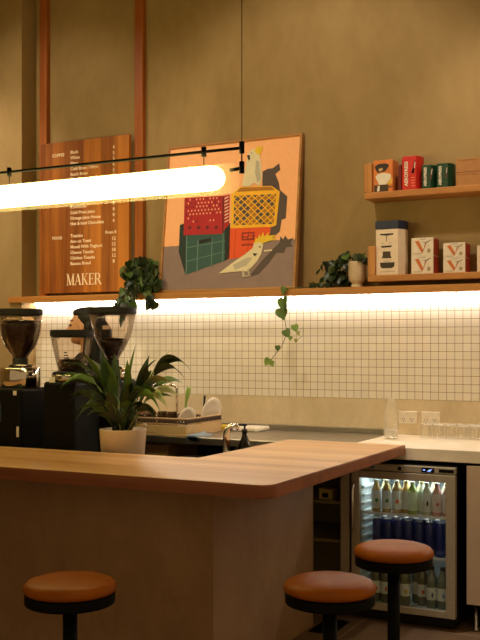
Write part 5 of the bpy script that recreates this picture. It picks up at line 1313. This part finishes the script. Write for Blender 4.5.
for p in me.polygons:
    c = p.center
    if c.x > .07 and abs(c.y) < .020 and 1.524 < c.z < 1.543 and c.x > .088: p.material_index = 1
    elif c.x > .062 and .021 < abs(c.y) < .045 and 1.585 < c.z < 1.595: p.material_index = 2
    elif c.x > .050 and .018 < abs(c.y) < .052 and 1.613 < c.z < 1.620: p.material_index = 3
# shirt, trousers, shoes follow the body
S = []
for z, a, b in ((1.345, .085, .135), (1.32, .096, .172), (1.25, .108, .173), (1.17, .108, .158), (1.08, .098, .143), (1.0, .103, .153), (.93, .113, .173), (.88, .118, .178)): S.append((Vector((-.01, 0, z)), (a, b, .10 if z < 1.3 else .055), None))
S.append((Vector((-.020, 0, 1.388)), (.084, .104, .036), None)); S.append((Vector((-.018, 0, 1.362)), (.086, .142, .036), None)); S.append((Vector((-.022, 0, 1.415)), (.066, .068, .022), None))
for s in (1, -1):
    S.append((Vector((.06, s*.07, 1.22)), (.062, .067, .066), None))
    S.extend(chain([(-.015, s*.158, 1.325, .060), (-.03, s*.193, 1.20, .053), (-.03, s*.203, 1.10, .049)], 9))
put_mesh('shirt', blobmesh(S, .009, 3), plain('black cotton', (24, 22, 22), .85), pr)
T = []
for z, a, b in ((.93, .112, .172), (.87, .117, .177)): T.append((Vector((-.01, 0, z)), (a, b, .06), None))
for s in (1, -1): T.extend(chain([(-.01, s*.085, .86, .104), (.0, s*.092, .66, .082), (.008, s*.092, .50, .064), (-.012, s*.092, .36, .064), (-.01, s*.092, .20, .052), (-.005, s*.092, .11, .052)], 9))
put_mesh('trousers', blobmesh(T, .009, 3), plain('dark denim', (30, 30, 36), .85), pr)
for s in (1, -1):
    H = chain([(-.03, s*.092, .052, .046), (.06, s*.10, .046, .044), (.145, s*.105, .042, .036)], 8)
    put_mesh('shoe', blobmesh([(c, (r, r, min(r, .05)) if not isinstance(r, tuple) else r, m) for c, r, m in H], .008, 2), M_MATT, pr)
# hair: cap swept back from the forehead, tail down the back
Hh = [(Vector((-.036, 0, 1.620)), (.092, .082, .082), None), (Vector((-.045, 0, 1.590)), (.080, .080, .085), None), (Vector((.008, 0, 1.660)), (.064, .064, .036), None), (Vector((.040, 0, 1.664)), (.034, .044, .020), None)]
for s in (1, -1): Hh += [(Vector((-.050, s*.058, 1.580)), (.034, .030, .045), None)]
for s in (1, -1): Hh += chain([(-.085, s*.05, 1.57, .034), (-.09, s*.055, 1.47, .036), (-.095, s*.06, 1.36, .034)], 8)
for s in (1, -1): Hh += chain([(-.045, s*.062, 1.58, .028), (-.045, s*.064, 1.50, .030), (-.045, s*.07, 1.42, .034), (-.06, s*.06, 1.33, .03)], 9)
Hh += chain([(-.10, 0, 1.60, .034), (-.125, 0, 1.55, .042), (-.125, 0, 1.46, .046), (-.12, 0, 1.36, .040), (-.118, 0, 1.27, .024)], 9)
hm, nt, bb = new_mat('black hair')
tc = nt.nodes.new('ShaderNodeTexCoord'); mp = nt.nodes.new('ShaderNodeMapping'); mp.inputs['Scale'].default_value = (14, 160, 40)
nz = nt.nodes.new('ShaderNodeTexNoise'); nz.inputs['Scale'].default_value = 1; bp = nt.nodes.new('ShaderNodeBump'); bp.inputs['Strength'].default_value = .5; bp.inputs['Distance'].default_value = .004
nt.links.new(tc.outputs['Object'], mp.inputs[0]); nt.links.new(mp.outputs[0], nz.inputs['Vector']); nt.links.new(nz.outputs['Fac'], bp.inputs['Height']); nt.links.new(bp.outputs[0], bb.inputs['Normal'])
bb.inputs['Base Color'].default_value = srgb(13, 10, 9); bb.inputs['Roughness'].default_value = .55; bb.inputs['Specular IOR Level'].default_value = .3
put_mesh('hair', blobmesh(Hh, .005, 3), hm, pr)

# ------------------------------------------------------------------ camera
cam = bpy.data.cameras.new('camera'); co = bpy.data.objects.new('camera', cam); COL.objects.link(co)
co.location = (0, 0, 1.46); co.rotation_euler = (PI/2, 0, math.radians(26.8))
cam.sensor_width = 36; cam.sensor_fit = 'AUTO'; cam.lens = 970/640*36; cam.shift_y = 27/640; cam.clip_start = .05
SC.camera = co

# ------------------------------------------------------------------ light
def light(name, kind, loc, energy, col, size=.2, target=None, spot=None, blend=.6):
    l = bpy.data.lights.new(name, kind); l.energy = energy; l.color = srgb(*col)[:3]
    o = bpy.data.objects.new(name, l); COL.objects.link(o); o.location = loc
    if kind == 'AREA': l.shape = 'DISK'; l.size = size
    else: l.shadow_soft_size = size
    if kind == 'SPOT': l.spot_size = spot; l.spot_blend = blend
    if target: o.rotation_euler = (Vector(target)-Vector(loc)).to_track_quat('-Z', 'Y').to_euler()
    return o
WARM = (255, 232, 200)
light('fill_spot_bar_end', 'SPOT', (-1.75, 4.2, 4.40), 130, (246, 244, 255), .08, (-1.85, 4.35, 0), math.radians(38))  # unseen spot added to give the bar end a whiter light
light('fill_spot_stone_counter', 'SPOT', (-.9, 4.9, 4.40), 110, WARM, .08, (-1.2, 5.3, 0.5), math.radians(70))  # unseen ceiling spot added to light the stone counter
light('fill_spot_shelf_wall', 'SPOT', (-2.2, 3.7, 4.40), 160, WARM, .12, (-2.3, 5.7, 2.1), math.radians(78))  # unseen spot added to brighten the painting and the shelf wall
light('fill_spot_room', 'SPOT', (-.3, 1.6, 4.40), 50, WARM, .15, (-.9, 2.8, 0), math.radians(90))  # added fill from the room side for stools and bar front, no fitting
light('fill_spot_sign', 'SPOT', (-4.5, 3.6, 4.40), 105, WARM, .12, (-4.3, 5.7, 2.0), math.radians(70))  # added to lift the menu board and the wall around it, no fitting
light('fill_spot_pier', 'SPOT', (-5.1, 3.9, 4.40), 260, WARM, .12, (-5.0, 5.5, 1.7), math.radians(60))  # added only to brighten the pier, its real light source is unknown
w = bpy.data.worlds.new('world'); w.use_nodes = True; SC.world = w
w.node_tree.nodes['Background'].inputs['Color'].default_value = srgb(255, 212, 150)
w.node_tree.nodes['Background'].inputs['Strength'].default_value = .40
SC.view_settings.view_transform = 'Standard'; SC.view_settings.look = 'None'; SC.view_settings.gamma = 1
SC.view_settings.use_curve_mapping = False; SC.view_settings.exposure = 0
SC.cycles.transparent_max_bounces = 24; SC.cycles.max_bounces = 10
SC.cycles.sample_clamp_indirect = 6
SC.cycles.use_denoising = True
